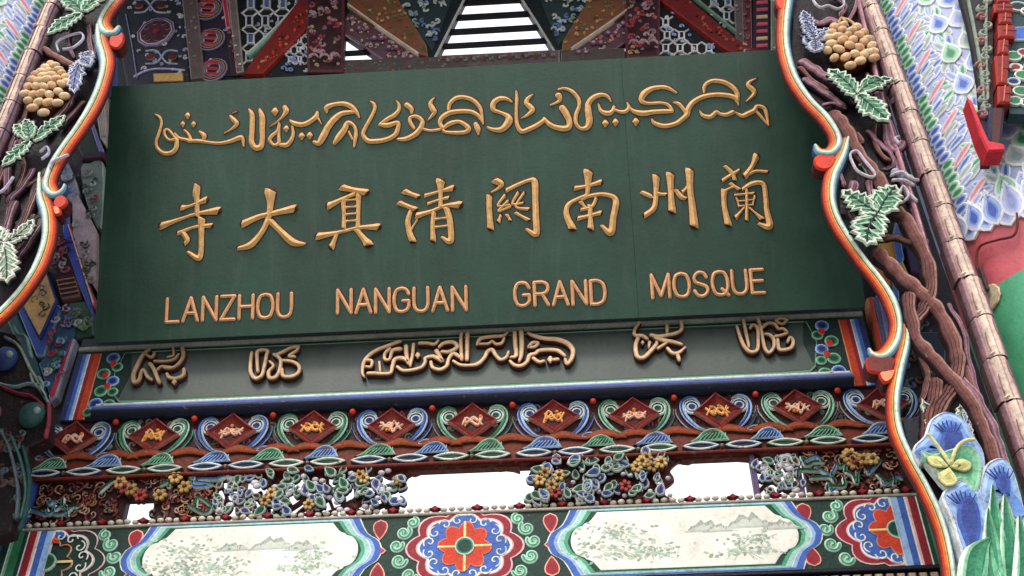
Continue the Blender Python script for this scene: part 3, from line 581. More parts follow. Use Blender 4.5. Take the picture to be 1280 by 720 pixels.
# branches carrying the leaves, so that nothing floats
def branch(pts, w=.018, col=None, name='carved_branch', h=-.075):
    m = MB(); m.sweep([(fx(a), b) for a, b in pts], [(-1, -.02), (-.9, .0), (-.4, .014), (.4, .014), (.9, 0), (1, -.02)], [col or C('5e3028')], wid=w); put(name, m.mesh(name, WOODC), fr, LOC(BM, 0, 0, h))
for b in ([(318, 4.41), (340, 4.33), (330, 4.25), (345, 4.16)], [(345, 4.30), (372, 4.34), (398, 4.27), (420, 4.35), (455, 4.36), (480, 4.30), (506, 4.40)], [(360, 4.16), (378, 4.24), (400, 4.2), (430, 4.24), (455, 4.2), (480, 4.24), (500, 4.16)], [(400, 4.43), (405, 4.3), (420, 4.17)], [(460, 4.44), (470, 4.33), (455, 4.24), (462, 4.16)], [(318, 4.22), (350, 4.22), (380, 4.3)], [(435, 4.44), (440, 4.3), (446, 4.16)]): branch(b)
for b in ([(948, 4.40), (965, 4.34), (985, 4.37), (1004, 4.32)], [(948, 4.22), (970, 4.28), (990, 4.22), (1006, 4.28)], [(262, 4.40), (275, 4.3), (262, 4.2), (280, 4.16)], [(275, 4.3), (295, 4.27), (318, 4.33)]): branch(b)
# middle cluster
for i in range(110):
    px = rn.uniform(664, 846); z = rn.uniform(4.19, 4.42)
    if abs(px - 755) > 75 and rn.random() < .4: continue
    leafs(px, z, rn.choice((0, 0, 0, 1, 1, 2, 3)), rn.uniform(0, 360), rn.uniform(.75, 1.2), h=-.05 + (.0017 * i) % .04)
for i, (px, z) in enumerate(((675, 4.29), (690, 4.26), (700, 4.31), (682, 4.33), (806, 4.37), (818, 4.34), (798, 4.34), (812, 4.39), (694, 4.22), (782, 4.24), (830, 4.36))): put('carved_flower', flm[2 if px in (694, 782) else i % 2], fr, LOC(BM, fx(px), z, -.012, rot=i, sx=.8, sz=.8))
# right pierced part, fret panel on the left
for i in range(34): leafs(rn.uniform(950, 1006), rn.uniform(4.2, 4.4), rn.choice((3, 1, 0, 4)), rn.uniform(0, 360), rn.uniform(.6, .95))
for i in range(9): put('highlight_bud', bl, fr, LOC(BM, fx(rn.uniform(952, 1002)), rn.uniform(4.2, 4.4), -.04))
for i in range(34): leafs(rn.uniform(262, 318), rn.uniform(4.2, 4.42), rn.choice((3, 1, 0, 4)), rn.uniform(0, 360), rn.uniform(.6, .95))
for i in range(6): put('highlight_bud', bl, fr, LOC(BM, fx(rn.uniform(270, 315)), rn.uniform(4.2, 4.4), -.04))
# carved foliage on the solid ends
for lo, hi, sd in ((34, 260, 3), (1012, 1128, 9)):
    r2 = random.Random(sd)
    for i in range(150 if lo < 100 else 90):
        px = r2.uniform(lo, hi); z = r2.uniform(4.2, 4.42)
        if 148 < px < 188 and z < 4.32: continue
        m = MB(); s = r2.uniform(.016, .034); c = r2.choice((C('8a3a34'), C('9a6a44'), C('7a3030'), C('8a6a5a'), C('a87a5c'), C('6a5a5e'), C('b89080')))
        m.sweep(spiral(0, 0, s, s * .15, r2.uniform(0, 6), r2.choice((-1, 1)) * r2.uniform(.5, 1.1), 10), [(-1, 0), (-.5, .016), (.5, .016), (1, 0)], [DBRN, c, DBRN], wid=s * .55, n=2)
        put('carved_scroll', m.mesh('carved_scroll', WOODC), fr, LOC(BM, fx(px), z, -.05))
    for i in range(15):
        px = r2.uniform(lo + 4, hi - 4); z = r2.uniform(4.2, 4.40)
        if 145 < px < 190: continue
        m = MB(); L = [(r2.uniform(-.06, .06), r2.uniform(-.03, .04)) for _ in range(4)]; L.sort()
        m.sweep(L, [(-1, 0), (-.7, .02), (-.3, .016), (.3, .016), (.7, .02), (1, 0)], [C('c0ccc8'), GR, BL if i % 2 else DGR, DGR, C('c0ccc8')], wid=.022)
        put('ribbon_leaf', m.mesh('ribbon_leaf', WOODC), fr, LOC(BM, fx(px), z, -.038))
    for i in range(7): put('carved_flower', flm[(i % 3 + 1) % 3], fr, LOC(BM, fx(r2.uniform(lo + 40, hi - 30)), r2.uniform(4.3, 4.4), -.035, sx=.9, sz=.9))
# row of pale pearls on the bottom rail
m = MB(); m.box(XL - .05, XR + .05, 4.128, 4.168, -.12, -.035, C('5a2420'), bev=.006); put('bottom_rail', m.mesh('bottom_rail', WOODC), fr, BM.M)
pe = MB(); pe.ball((0, 0, 0), .0175, C('cbc6b4'), 8, 6, sq=(1, .72, .8)); pe = pe.mesh('pearl', PAINT)
kn = MB(); kn.blob(dpoly(.03, .018), [(0, .02, DRED), (.004, .03, CRIM)], CRIM); kn = kn.mesh('pearl_knot', WOODC)
x = XL; i = 0
while x < XR:
    if i % 5 == 4: put('pearl_knot', kn, fr, LOC(BM, x, 4.176, -.04))
    else: put('pearl', pe, fr, LOC(BM, x, 4.178 - .004 * (i % 5 in (0, 3)), -.03))
    x += .04; i += 1

# ------------------------------------------------------------------ lower painted beam
LB = Plane((0, 4.68, 0))
lb = thing('painted_beam', 'lowest painted beam with two cream landscape cartouches and a round flower medallion between them', 'beam', (XC, 4.68, 3.79))
zc = (3.775 + 4.128) / 2; HH = .172
m = MB(); m.box(XL - .06, XR + .06, 3.775, 4.125, -.3, 0, C('12332a'), bev=.004); put('beam_body', m.mesh('beam_body', PAINT), lb, LB.M)
m = MB(); m.box(XL - .06, XR + .06, 4.118, 4.131, -.05, .012, C('a0988c'), bev=.003); put('top_fillet', m.mesh('top_fillet', PAINT), lb, LB.M)
m = MB(); m.box(XL - .06, XR + .06, 3.76, 3.774, -.05, .010, C('17132a'), bev=.003); put('bottom_fillet', m.mesh('bottom_fillet', PAINT), lb, LB.M)
def lx(px): return LB.pix(px, 690 - (px - 580) * .04)[0]
def cart(a, b, q=0):
    r = smooth([(a, 0), (a - .006, .035), (a - .028, .066), (a - .058, .078)], 3) + smooth([(a - .066, .088), (a - .09, .098), (a - .108, .118), (a - .128, b)], 3)
    return r + [(-x, z) for x, z in r[::-1]] + [(-x, -z) for x, z in r[1:]] + [(x, -z) for x, z in r[::-1][:-1]]
def ogee(a, b):
    r = smooth([(a, 0), (a - .02, .05), (a - .075, .09), (a - .115, b)], 3)
    return r + [(-x, z) for x, z in r[::-1]] + [(-x, -z) for x, z in r[1:]] + [(x, -z) for x, z in r[::-1][:-1]]
def ink(m, a, seed, kind):
    r = random.Random(seed); q = [0]
    def wash(poly, c):
        q[0] += 1; m.blob(poly, [(0, .0133 + q[0] * .000002, c)], c, base=.0129)
    for k, (x, z, w_, h) in enumerate(((.02, .035, .16, .045), (.2, .045, .2, .06), (.1, .03, .12, .03), (.36, .03, .16, .035)) if kind else ((.0, .03, .2, .05), (.16, .02, .16, .035), (-.16, .03, .14, .03))):
        up = [(x + w_ * t / 10, z + h * math.sin(math.pi * t / 10) * (1 + .3 * math.sin(t * 2.1 + k)) + r.uniform(-.004, .004)) for t in range(11)]
        wash(up + [(x + w_, z - .004), (x, z - .004)], C('a3aca4')); wash([(p[0] + .01, p[1] * .0 + z + (p[1] - z) * .6) for p in up] + [(x + w_, z - .002), (x + .01, z - .002)], C('c4c9c0'))
        for t in range(1, 9): wash(drop(up[t][0], up[t][1], up[t][0] + r.uniform(-.012, .012), up[t][1] - r.uniform(.012, .026), .005, 3), C('8a938a'))
        wash([(x - .02, z - .006), (x + w_ + .03, z - .004), (x + w_ + .02, z - .009), (x - .01, z - .012)], C('a9bcae'))
    for cx, cz, n, wx, wz in ((-a * .62, .03, 90, .085, .03), (-a * .55, -.055, 130, .13, .024), (a * .62, -.02, 60, .06, .022), (a * .55, -.08, 60, .07, .009), (-a * .25, -.06, 30, .05, .018)):
        for k in range(n):
            x = max(-a, min(a, cx + r.gauss(0, wx))); z = max(-.118, min(.10, cz + r.gauss(0, wz))); an = r.uniform(-.6, .6) + (math.pi if r.random() < .5 else 0) + (1.2 if k % 9 == 0 else 0); L = r.uniform(.012, .028)
            wash(drop(x, z, x + L * math.cos(an), z + L * math.sin(an), r.uniform(.008, .015), 3), r.choice((C('a9bfac'), C('b8c6b6'), C('93ae9c'), C('c4c9b8'), C('86a090'), C('a3c0b4'), C('9a9c8c'))))
        for k in range(4): line(m, [(cx + r.gauss(0, wx * .7), cz - .04), (cx + r.gauss(0, wx * .7), cz + .02)], .0028, C('a8a898'), h0=.0134, h=.0004)
for (pa, pb, kind) in ((148, 478, 0), (683, 1030, 1)):
    xa, xb = lx(pa), lx(pb); cx = (xa + xb) / 2; A = (xb - xa) / 2
    M = LOC(LB, cx, zc)
    for nm, d, c, cin, hh in (('white_border', 0, WH, WH, .004), ('blue_border', .006, BL, BL, .006), ('sky_blue_border', .034, LBL, LBL, .007), ('white_line', .05, WH, WH, .008), ('teal_border', .056, LTEAL, LTEAL, .009), ('green_border', .08, C('4fa07c'), C('4fa07c'), .010), ('dark_border', .098, DGR, DGR, .011)):
        m = MB(); m.blob(ogee(A - d, HH - .001 - d * .22), [(0, hh, c)], cin, base=.0005); put(nm, m.mesh(nm, PAINT), lb, M)
    m = MB(); m.blob(cart(A - .112, HH - .028), [(0, .012, WH), (.004, .013, WH)], C('e6e4da'), base=.0005); ip = put('cream_panel', m.mesh('cream_panel', MARB), lb, M)
    ip['label'] = 'cream panel painted with bamboo and pale mountains' if kind else 'cream panel painted with a faint grey green landscape'
    m = MB(); ink(m, A - .14, 11 + kind, kind); put('ink_landscape', m.mesh('ink_landscape', MARB), ip, M)
def lobed(a, b, k, n, N=64, ph=0):
    return [(a * math.cos(t) * (1 + k * abs(math.cos(n * t / 2 + ph)) - k), b * math.sin(t) * (1 + k * abs(math.cos(n * t / 2 + ph)) - k)) for t in (2 * math.pi * i / N for i in range(N))]
def medallion(cx, clip=None):
    def cp(p):
        if clip == 'L': return [(min(x, 0), z) for x, z in p]
        if clip == 'R': return [(max(x, 0), z) for x, z in p]
        return p
    def lay(name, poly, lv, fill):
        p = cp([(x, max(-HH, min(HH, z))) for x, z in poly]); q = [p[0]]
        for a in p[1:]:
            if math.hypot(a[0] - q[-1][0], a[1] - q[-1][1]) > 1e-4: q.append(a)
        if math.hypot(q[0][0] - q[-1][0], q[0][1] - q[-1][1]) < 1e-4: q.pop()
        m = MB(); m.blob(q, lv, fill, base=.0005); return m
    M = LOC(LB, cx, zc)
    for nm, poly, lv, fill in (('rim', lobed(.275, .205, .16, 8), [(0, .004, LPINK), (('s', .965), .005, LPINK)], CRIM),
        ('inner_rim', lobed(.275 * .82, .205 * .86, .16, 8), [(0, .006, WH), (('s', .97), .007, C('e0a0a8')), (('s', .92), .007, WH)], BL),
        ('red_flower', lobed(.125, .125, .25, 8, ph=.4), [(0, .0115, WH), (('s', .95), .012, C('e86a2a'))], C('c8381c')),
        ('green_eye', lobed(.045, .045, 0, 8), [(0, .0155, WH), (('s', .86), .016, LTEAL), (('s', .7), .016, GR)], DGR)):
        mm = lay(nm, poly, lv, fill); put(nm, mm.mesh(nm, PAINT), lb, M)
    m = MB(); ok = False
    for k in range(8):
        a = k * math.pi / 4; rx, rz = .165, .135
        for sg in (-1, 1):
            c = (rx * math.cos(a + sg * .2), rz * math.sin(a + sg * .2))
            if abs(c[1]) > HH - .03 or (clip == 'L' and c[0] > -.02) or (clip == 'R' and c[0] < .02): continue
            line(m, spiral(c[0], c[1], .03, .005, a - sg * .6, sg * .95, 12), .007, WH, h0=.0075, h=.003, n=2); ok = True
    for a in (0, 90, 180, 270):
        x, z = math.cos(math.radians(a)), math.sin(math.radians(a))
        if (clip == 'L' and a != 180) or (clip == 'R' and a != 0): continue
        line(m, [(x * .048, z * .048), (x * .12, z * .12)], .012, C('f0d890'), h0=.012, h=.0025)
    put('white_scrolls', m.mesh('white_scrolls', PAINT), lb, M)
xm = lx(581); medallion(xm)
half = (lx(1122), lx(57))
medallion(half[0], 'L'); medallion(half[1], 'R')
for xx, sgs in ((xm, (-1, 1)), (half[0], (-1,)), (half[1], (1,))):
    for sg in sgs:
        for k, (dx, dz, r, a0) in enumerate(((.285, .085, .034, 2.4), (.315, .02, .03, 2.8), (.30, -.055, .034, 3.2), (.25, -.125, .032, 3.4), (.245, .135, .026, 2.)))  :
            m = MB(); s = [(sg * (dx + q[0]), dz + q[1]) for q in spiral(0, 0, r, .006, a0, 1.2, 18)]
            line(m, s, .022, C('b8dcc8'), h0=0, h=.005, n=2); line(m, s, .012, C('3f9a74'), h0=.001, h=.0055, n=2)
            put('green_scroll', m.mesh('green_scroll', PAINT), lb, LOC(LB, xx, zc))
        X = .395 * sg
        for nm, poly in (('red_drop', drop(X, .155, X, .05, .07, 8, mid=.35)), ('red_drop', drop(X, -.16, X, -.06, .07, 8, mid=.35)), ('red_dot', drop(X - .034, -.004, X + .034, -.004, .04, 6, mid=.5))):
            m = MB(); m.blob(poly, [(0, .004, WH), (.005, .005, C('e8b0a0')), (.009, .005, RED)], CRIM if nm == 'red_drop' else C('d04a1c'), base=.0005); put(nm, m.mesh(nm, PAINT), lb, LOC(LB, xx, zc))
for sg, xs in ((1, half[0]), (-1, half[1])):
    x = xs + sg * .0
    for c, wd in ((WH, .006), (LBL, .03), (BL, .03), (WH, .008), (C('e8b0b0'), .01), (CRIM, .035), (WH, .006), (DGR, .02), (GR, .04), (LGR, .012), (WH, .006), (DGR, .05)):
        if abs(x - XC) > (XR - XL) / 2 + .04: break
        m = MB(); a, b = sorted((x, x + sg * wd)); m.box(a, b, 3.778, 4.116, .0005, .006, c); put('end_stripe', m.mesh('end_stripe', PAINT), lb, LB.M); x += sg * wd
# plain rail under the beam with small pale dentils
rl = thing('dentil_rail', 'dark rail with small pale dentils right under the lowest painted beam', 'moulding', (XC, 4.72, 3.6))
m = MB(); m.box(XL - .06, XR + .06, 3.52, 3.759, -.3, -.02, C('2a1416'), bev=.004); put('rail_body', m.mesh('rail_body', WOODC), rl, LB.M)
dn = MB(); dn.box(-.016, .016, 3.712, 3.747, -.02, .004, C('b0937c'), bev=.006); dn = dn.mesh('dentil', PAINT)
x = XL
while x < XR: put('dentil', dn, rl, LOC(LB, x, 0)); x += .048
# ------------------------------------------------------------------ carved hanging brackets (openwork vine panels)
def vw(px, w): return w * SP.sc(px, 200)
VP = [(-1, -.03), (-.9, .012), (-.62, .034), (-.5, .026), (-.2, .044), (-.08, .036), (.2, .042), (.34, .032), (.62, .032), (.9, .01), (1, -.03)]
VC = [DBRN, C('583432'), C('22100f'), C('74443f'), C('28120f'), C('86584f'), C('2e1816'), C('a8807a'), C('4c2c28'), DBRN]
def vine(parent, L, w, col=None, taper=False, h0=0., name='vine'):
    g = random.Random(int(L[0][0] * 7 + L[0][1])); w *= .84
    if len(L) > 2 and w > 6:                                     # knotty, uneven stems
        L = smooth([tuple(map(float, p)) for p in L], 3); L = [(a + g.uniform(-1.1, 1.1), b + g.uniform(-1.1, 1.1)) for a, b in L]
    wf = lambda i: w * g.uniform(.86, 1.16)
    m = MB(); m.sweep([SP.pix(a, b) + (wf(0) * SP.sc(a, b),) for a, b in L], VP, col or VC, h0=h0, taper=taper, hs=lambda hw: min(1.2, hw / .045), n=3)
    return put(name, m.mesh(name, WOODC), parent, SP.M)
def lobe(m, c, t, w, cols, h0, seed=0, nser=7, bend=.0):
    dx, dy = t[0] - c[0], t[1] - c[1]; L = math.hypot(dx, dy); nx, ny = -dy / L, dx / L
    rs = random.Random(int(abs(t[0] * 1000))); jag_ = [rs.uniform(.78, 1.2) for _ in range(40)]; bend = bend + rs.uniform(-.09, .09)
    def cen(s): return (c[0] + dx * s + nx * bend * L * math.sin(math.pi * s), c[1] + dy * s + ny * bend * L * math.sin(math.pi * s))
    def wid(s): return w * .5 * (math.sin(math.pi * min(1, s * .86 + .14) ** 1.15) ** .75 if s < 1 else 0)
    a = []; b = []; N = nser * 2
    for i in range(N + 1):
        s = i / N; q = cen(s); ww = wid(s) * (.9 if i % 2 else 1.3) * jag_[i]; off = .035 * (0 if i % 2 else 1)
        q2 = (q[0] + dx * off, q[1] + dy * off)
        a.append((q2[0] + nx * ww, q2[1] + ny * ww)); b.append((q2[0] - nx * ww, q2[1] - ny * ww))
    a[-1] = cen(1.02); poly = a + b[:-1][::-1]
    out = []
    for p in poly:
        if not out or math.hypot(p[0] - out[-1][0], p[1] - out[-1][1]) > 1e-4: out.append(p)
    m.blob(out, [(0, h0 + .018, cols[3]), (w * .03, h0 + .03, cols[0]), (w * .10, h0 + .03, cols[0]), (w * .13, h0 + .02, cols[1]), (w * .24, h0 + .028, cols[1])], cols[2], base=h0 + .004)
    line(m, [cen(.05), cen(.4), cen(.75), cen(.92)], w * .09, cols[3], h0=h0 + .026, h=.005)
    for i in range(1, 5):
        for sg in (-1, 1):
            q = cen(i / 5.5); e = cen(min(.97, i / 5.5 + .16)); line(m, [q, (e[0] + sg * nx * wid(i / 5.5) * .75, e[1] + sg * ny * wid(i / 5.5) * .75)], w * .04, cols[0], h0=h0 + .027, h=.004)
GLF = (C('d0dfd0'), C('7db894'), C('367a5a'), C('14382a')); BLF = (C('cdd2e4'), C('9098c0'), C('6a74a6'), C('2a2c4c')); PLF = (C('e4e6da'), C('b4c8b4'), C('7c9c88'), C('2c3a34'))
def leaf(parent, c, tips, w, cols=GLF, h0=.05, lab=None):
    m = MB(); c = SP.pix(*c)
    for k, t in enumerate(tips):
        lobe(m, c, SP.pix(t[0], t[1]), (t[2] if len(t) > 2 else w) * 1.32 * SP.sc(600, 200), cols, h0 + k * .006, bend=t[3] if len(t) > 3 else 0)
    o = put('vine_leaf', m.mesh('vine_leaf', WOODC), parent, SP.M)
    if lab: o['label'] = lab
FP = [(-1, -.010), (-1, .008), (-.86, .016), (-.62, .022), (-.32, .026), (-.16, .022), (-.08, .026), (.06, .033), (.32, .034), (.54, .028), (.78, .016), (1, -.010)]
FC = [DRED, C('7c2014'), C('b4340f'), C('d06018'), C('d8b060'), C('5a3c24'), C('b4ccb0'), C('dde2d4'), C('a4cac8'), C('6f9cae'), C('2c4674')]
def frame(parent, L, flip=False, taper=None, w=20, h0=0.):
    m = MB(); pts = []; g = random.Random(int(L[0][0]))
    for i, p in enumerate(L):
        ww = (p[2] if len(p) > 2 else w) * g.uniform(.94, 1.06); pts.append(SP.pix(p[0], p[1]) + (ww * SP.sc(p[0], p[1]),))
    m.sweep(pts, [(-t, h) for t, h in FP[::-1]] if flip else FP, FC[::-1] if flip else FC, h0=h0, n=8)
    if flip: pass
    return put('frame_moulding', m.mesh('frame_moulding', PAINT), parent, SP.M)
gball = MB(); gball.ball((0, 0, 0), .0255, C('dcb48c'), 10, 8, sq=(1.12, .85, .9)); gball.ball((.006, .001, .016), .006, C('e8d0b4'), 6, 4); gball = gball.mesh('grape', WOODC)  # the small pale ball paints in a highlight point
gb2 = MB(); gb2.ball((0, 0, 0), .025, C('e6c8a2'), 10, 8, sq=(1.2, .8, .9)); gb2.ball((.012, 0, .010), .008, C('b08058'), 6, 4); gb2 = gb2.mesh('grape', WOODC)
def grapes(parent, L, lab, hang=None):
    c = SP.pix(sum(p[0] for p in L) / len(L), sum(p[1] for p in L) / len(L))
    m = MB(); poly = [(q[0] * .8, q[1] * .8) for q in [(SP.pix(*p)[0] - c[0], SP.pix(*p)[1] - c[1]) for p in hang]]
    m.blob(smooth(poly, 3, True), [(0, .03, C('5a3020')), (.01, .04, C('6a3c28'))], C('6a3c28'), base=-.02)
    gc = put('grape_cluster', m.mesh('grape_cluster', WOODC), parent, LOC(SP, *c)); gc['label'] = lab
    r = random.Random(3)
    for p in L:
        q = SP.pix(*p); d = math.hypot(q[0] - c[0], q[1] - c[1]); put('grape', r.choice((gball, gb2)), gc, LOC(SP, q[0], q[1], .075 - d * .18, rot=r.uniform(-.6, .6), sx=r.uniform(.85, 1.15), sz=r.uniform(.88, 1.12)))
bam = {}
def bamboo_mesh(Ls):
    m = MB(); w = .096
    pr = [(-1, -.05), (-1, .0), (-.86, .03), (-.66, .036), (-.6, .026), (-.5, .036), (-.2, .05), (.02, .052), (.06, .042), (.1, .052), (.5, .046), (.7, .036), (.76, .024), (.84, .032), (1, 0), (1, -.05)]
    cc = [C('5a4248'), C('8a6a70'), C('a8848a'), C('4a3238'), BAMB, C('d9c2b2'), C('dccabc'), C('6a4c4c'), C('c8a79c'), C('d6bcae'), C('b0919a'), C('4a3444'), C('7a626c'), C('6a5058'), C('4a3440')]
    m.sweep([(0, Ls), (0, Ls * .5), (0, .004)], pr, cc, wid=w, round_=False, smoothpts=False)
    line(m, [(-.03, .012), (-.012, .02), (.0, .006), (.014, .010)], .006, C('ead9ca'), h0=.040, h=.011)
    line(m, [(-.024, .03), (-.026, .07), (-.022, .12)], .004, C('8a6a68'), h0=.043, h=.004); line(m, [(.024, Ls - .02), (.022, Ls - .07), (.026, Ls - .1)], .004, C('8a6a68'), h0=.046, h=.004)
    return m.mesh('bamboo_segment', WOODC)
bam = [bamboo_mesh(.205), bamboo_mesh(.205)]

# ---------- right bracket
LV = []
rb = thing('carved_bracket', 'carved vine bracket with rhombus shaped grape cluster, bamboo border and blue rocks on the right', 'carved bracket', (1.45, 3.75, 3.2), 'carved vine brackets hanging beside the name board')
xbR = sum(SP.pix(*p)[0] for p in ((1096, 0), (1128, 110), (1260, 560))) / 3
for i in range(-2, 21):
    put('bamboo_segment', bam[i % 2], rb, LOC(SP, xbR + .004 * math.sin(i * 2.1), 2.95 + i * .208, .0, rot=.012 * math.sin(i * 1.7)))
m = MB(); m.sweep([SP.pix(1062, -60), SP.pix(1073, 0), SP.pix(1104, 130), SP.pix(1140, 250), SP.pix(1160, 320)], [(-1, -.04), (-1, .01), (-.3, .024), (.3, .02), (1, .01), (1, -.04)], [VINE, C('a87888'), C('c8a0a8'), C('8a5a6a'), VINE], wid=.026, round_=False)
put('inner_strip', m.mesh('inner_strip', WOODC), rb, SP.M)
def backing(parent, poly, col=PLUM):
    m = MB(); m.blob([SP.pix(*p) for p in poly], [(0, -.03, col), (.004, -.028, col)], col, base=-.06); put('dark_ground', m.mesh('dark_ground', WOODC), parent, SP.M)
backing(rb, [(960, -90), (992, 20), (990, 60), (1000, 95), (1020, 125), (1045, 160), (1056, 190), (1050, 235), (1052, 262), (1085, 268), (1110, 262), (1136, 262), (1150, 262), (1120, 150), (1080, 0), (1055, -90)])
backing(rb, [(1130, 520), (1140, 560), (1170, 620), (1196, 690), (1205, 760), (1320, 760), (1262, 590), (1240, 500), (1225, 520), (1200, 560), (1170, 540), (1150, 515)], C('20222e'))
frame(rb, [(1000, -70), (990, -30), (981, 20), (980, 60), (990, 98), (1009, 128), (1030, 150), (1043, 170), (1045, 184), (1036, 194), (1024, 193, 17), (1019, 186, 8)])
frame(rb, [(1058, 176, 12), (1052, 196), (1040, 222), (1037, 250), (1045, 278), (1062, 306), (1080, 331), (1099, 355), (1114, 380), (1121, 407), (1117, 430), (1104, 446, 20), (1091, 446, 15), (1086, 440, 7)], h0=-.004)
frame(rb, [(1132, 405, 10), (1131, 430, 17), (1122, 468), (1117, 505), (1121, 540), (1136, 575), (1155, 610), (1171, 645), (1182, 682), (1189, 730), (1190, 790)], h0=-.009)
def bulb(parent, L, col):
    m = MB(); m.blob(smooth([SP.pix(*p) for p in L], 4, True), [(0, .01, DRED), (.006, .024, C('c8341c'))], col, base=-.05); put('red_bulb', m.mesh('red_bulb', PAINT), parent, SP.M)
bulb(rb, [(1017, 200), (1019, 212), (1030, 216), (1040, 212), (1044, 200), (1030, 196)], C('c8381c'))
bulb(rb, [(1082, 450), (1084, 466), (1096, 470), (1112, 468), (1118, 452), (1100, 448)], C('6a2420'))
bulb(rb, [(1097, 470), (1104, 482), (1114, 478), (1118, 466), (1108, 466)], C('e08a60'))
bulb(rb, [(969, 2), (972, 14), (982, 16), (988, 4), (978, -8)], C('d8401c'))
# vines
GP = [C('32202a'), C('7c5462'), C('3c2430'), C('a07c8a'), C('3c2430'), C('84586a'), C('32202a'), C('a88490'), C('62404e'), C('2a181e')]
for L, w, kw in (
    ([(1004, 78), (1020, 90), (1040, 102), (1058, 114), (1070, 126)], 17, dict(col=GP)),
    ([(1043, 145), (1056, 160), (1068, 184), (1083, 205), (1098, 225), (1108, 248), (1112, 262)], 24, {}),
    ([(1100, 120), (1106, 150), (1112, 182), (1122, 188), (1128, 180)], 15, dict(col=GP)),
    ([(1118, 100), (1122, 115), (1116, 128)], 8, dict(col=GP)),
    ([(1071, 168), (1078, 178), (1070, 176)], 9, {}),
    ([(1086, 165), (1100, 180), (1115, 196), (1116, 208), (1106, 212)], 8, dict(col=GP)),
    ([(1112, 262), (1128, 270), (1142, 292), (1156, 320), (1163, 345), (1162, 372), (1152, 392), (1140, 402)], 23, {}),
    ([(1150, 300), (1160, 325), (1160, 352)], 14, {}),
    ([(1104, 300), (1120, 297), (1135, 304), (1150, 306)], 10, dict(col=[DBRN, BRN])),
    ([(1100, 318), (1112, 332), (1132, 352), (1156, 372), (1176, 396), (1192, 428), (1197, 462), (1188, 492), (1174, 512), (1168, 540), (1166, 575)], 26, {}),
    ([(1136, 376), (1137, 402), (1148, 432), (1168, 456), (1192, 482), (1212, 506), (1226, 535), (1238, 570), (1246, 600)], 22, dict(h0=.02)),
    ([(1150, 372), (1170, 392), (1186, 420), (1200, 445), (1210, 470), (1214, 492)], 16, dict(h0=-.01)),
    ([(1196, 470), (1216, 490), (1232, 515), (1246, 545), (1258, 580)], 14, dict(h0=.0, col=GP)),
    ([(1170, 480), (1168, 500), (1160, 530), (1163, 560)], 24, dict(h0=-.01)),
    ([(1067, 232), (1066, 250), (1070, 275)], 19, dict(col=GP)),
    ([(1085, 230), (1090, 250), (1092, 270)], 12, dict(col=GP)),
    ([(1056, 30), (1062, 24), (1070, 8), (1072, -8)], 7, dict(col=GP)),
    ([(1040, 30), (1052, 36), (1062, 44)], 6, dict(col=[C('c8a878')])),
    ([(1008, 28), (1024, 30), (1040, 26), (1048, 34)], 13, dict(col=GP)),
    ([(1050, 20), (1056, 10), (1050, 2), (1038, -6)], 9, dict(col=GP))): vine(rb, L, w, **kw)
for L, w, cc in (([(1008, 100), (1024, 112), (1040, 122), (1052, 132)], 12, GP), ([(1000, 84), (1014, 98), (1034, 112)], 8, None), ([(1090, 96), (1096, 112), (1098, 128)], 9, GP), ([(1084, 92), (1090, 108), (1088, 120)], 7, None), ([(1058, 200), (1050, 214), (1056, 230)], 8, GP), ([(1096, 150), (1092, 170), (1100, 190), (1112, 200)], 8, None), ([(1120, 200), (1126, 222), (1138, 250)], 9, GP),
                 ([(1072, 120), (1086, 118), (1096, 112)], 6, None), ([(1030, 130), (1042, 128), (1056, 134)], 6, GP), ([(1112, 150), (1120, 170), (1126, 196)], 7, GP), ([(1140, 262), (1150, 290), (1158, 300)], 8, GP), ([(1205, 500), (1222, 512), (1236, 540), (1250, 580)], 9, None), ([(1150, 440), (1160, 470), (1152, 500)], 10, None), ([(1186, 380), (1204, 410), (1212, 450), (1222, 490)], 9, GP)):
    vine(rb, L, w, cc, h0=-.006)
for L, w, cc in (([(88, 20), (84, 50), (92, 70)], 7, GP), ([(66, 84), (54, 100), (50, 92)], 5, None), ([(95, 110), (90, 124), (80, 140)], 8, GP), ([(30, 150), (24, 180), (30, 205), (22, 235)], 10, None), ([(40, 270), (30, 300), (18, 330), (0, 345)], 11, None), ([(50, 240), (52, 262), (46, 290)], 8, GP), ([(4, 210), (-6, 240), (-14, 270)], 12, None), ([(116, 44), (120, 60), (112, 80)], 6, GP)):
    LV.append((L, w, cc))
def tendril(parent, L, w=3, col=C('c4bcc8'), h0=.03):
    m = MB(); line(m, [SP.pix(*p) for p in L], w * SP.sc(600, 200), col, h0=h0, h=.012); put('tendril', m.mesh('tendril', WOODC), parent, SP.M)
for L in ([(1014, -6), (1016, 8), (1024, 16), (1034, 14), (1046, 18), (1054, 12), (1050, 4), (1038, 2)], [(1062, 205), (1062, 198), (1070, 196), (1078, 206), (1092, 224), (1086, 228), (1070, 220), (1062, 205)],
          [(1112, 226), (1125, 222), (1138, 230), (1146, 232)], [(1114, 232), (1128, 232), (1140, 238)], [(1122, 248), (1127, 240), (1134, 250), (1128, 258)], [(1144, 258), (1136, 250)], [(1122, 186), (1117, 180), (1122, 178)]): tendril(rb, L)
vine(rb, [(1076, 206), (1084, 214), (1090, 224)], 8, col=[DGR, C('5a7a70')])
for c, r in (((1119, 218), 6), ((1128, 222), 7), ((1136, 226), 6)):
    m = MB(); q = SP.pix(*c); m.ball((q[0], q[1], .01), r * SP.sc(600, 200), C('9aa4b4'), 10, 7); put('round_bud', m.mesh('round_bud', WOODC), rb, SP.M)
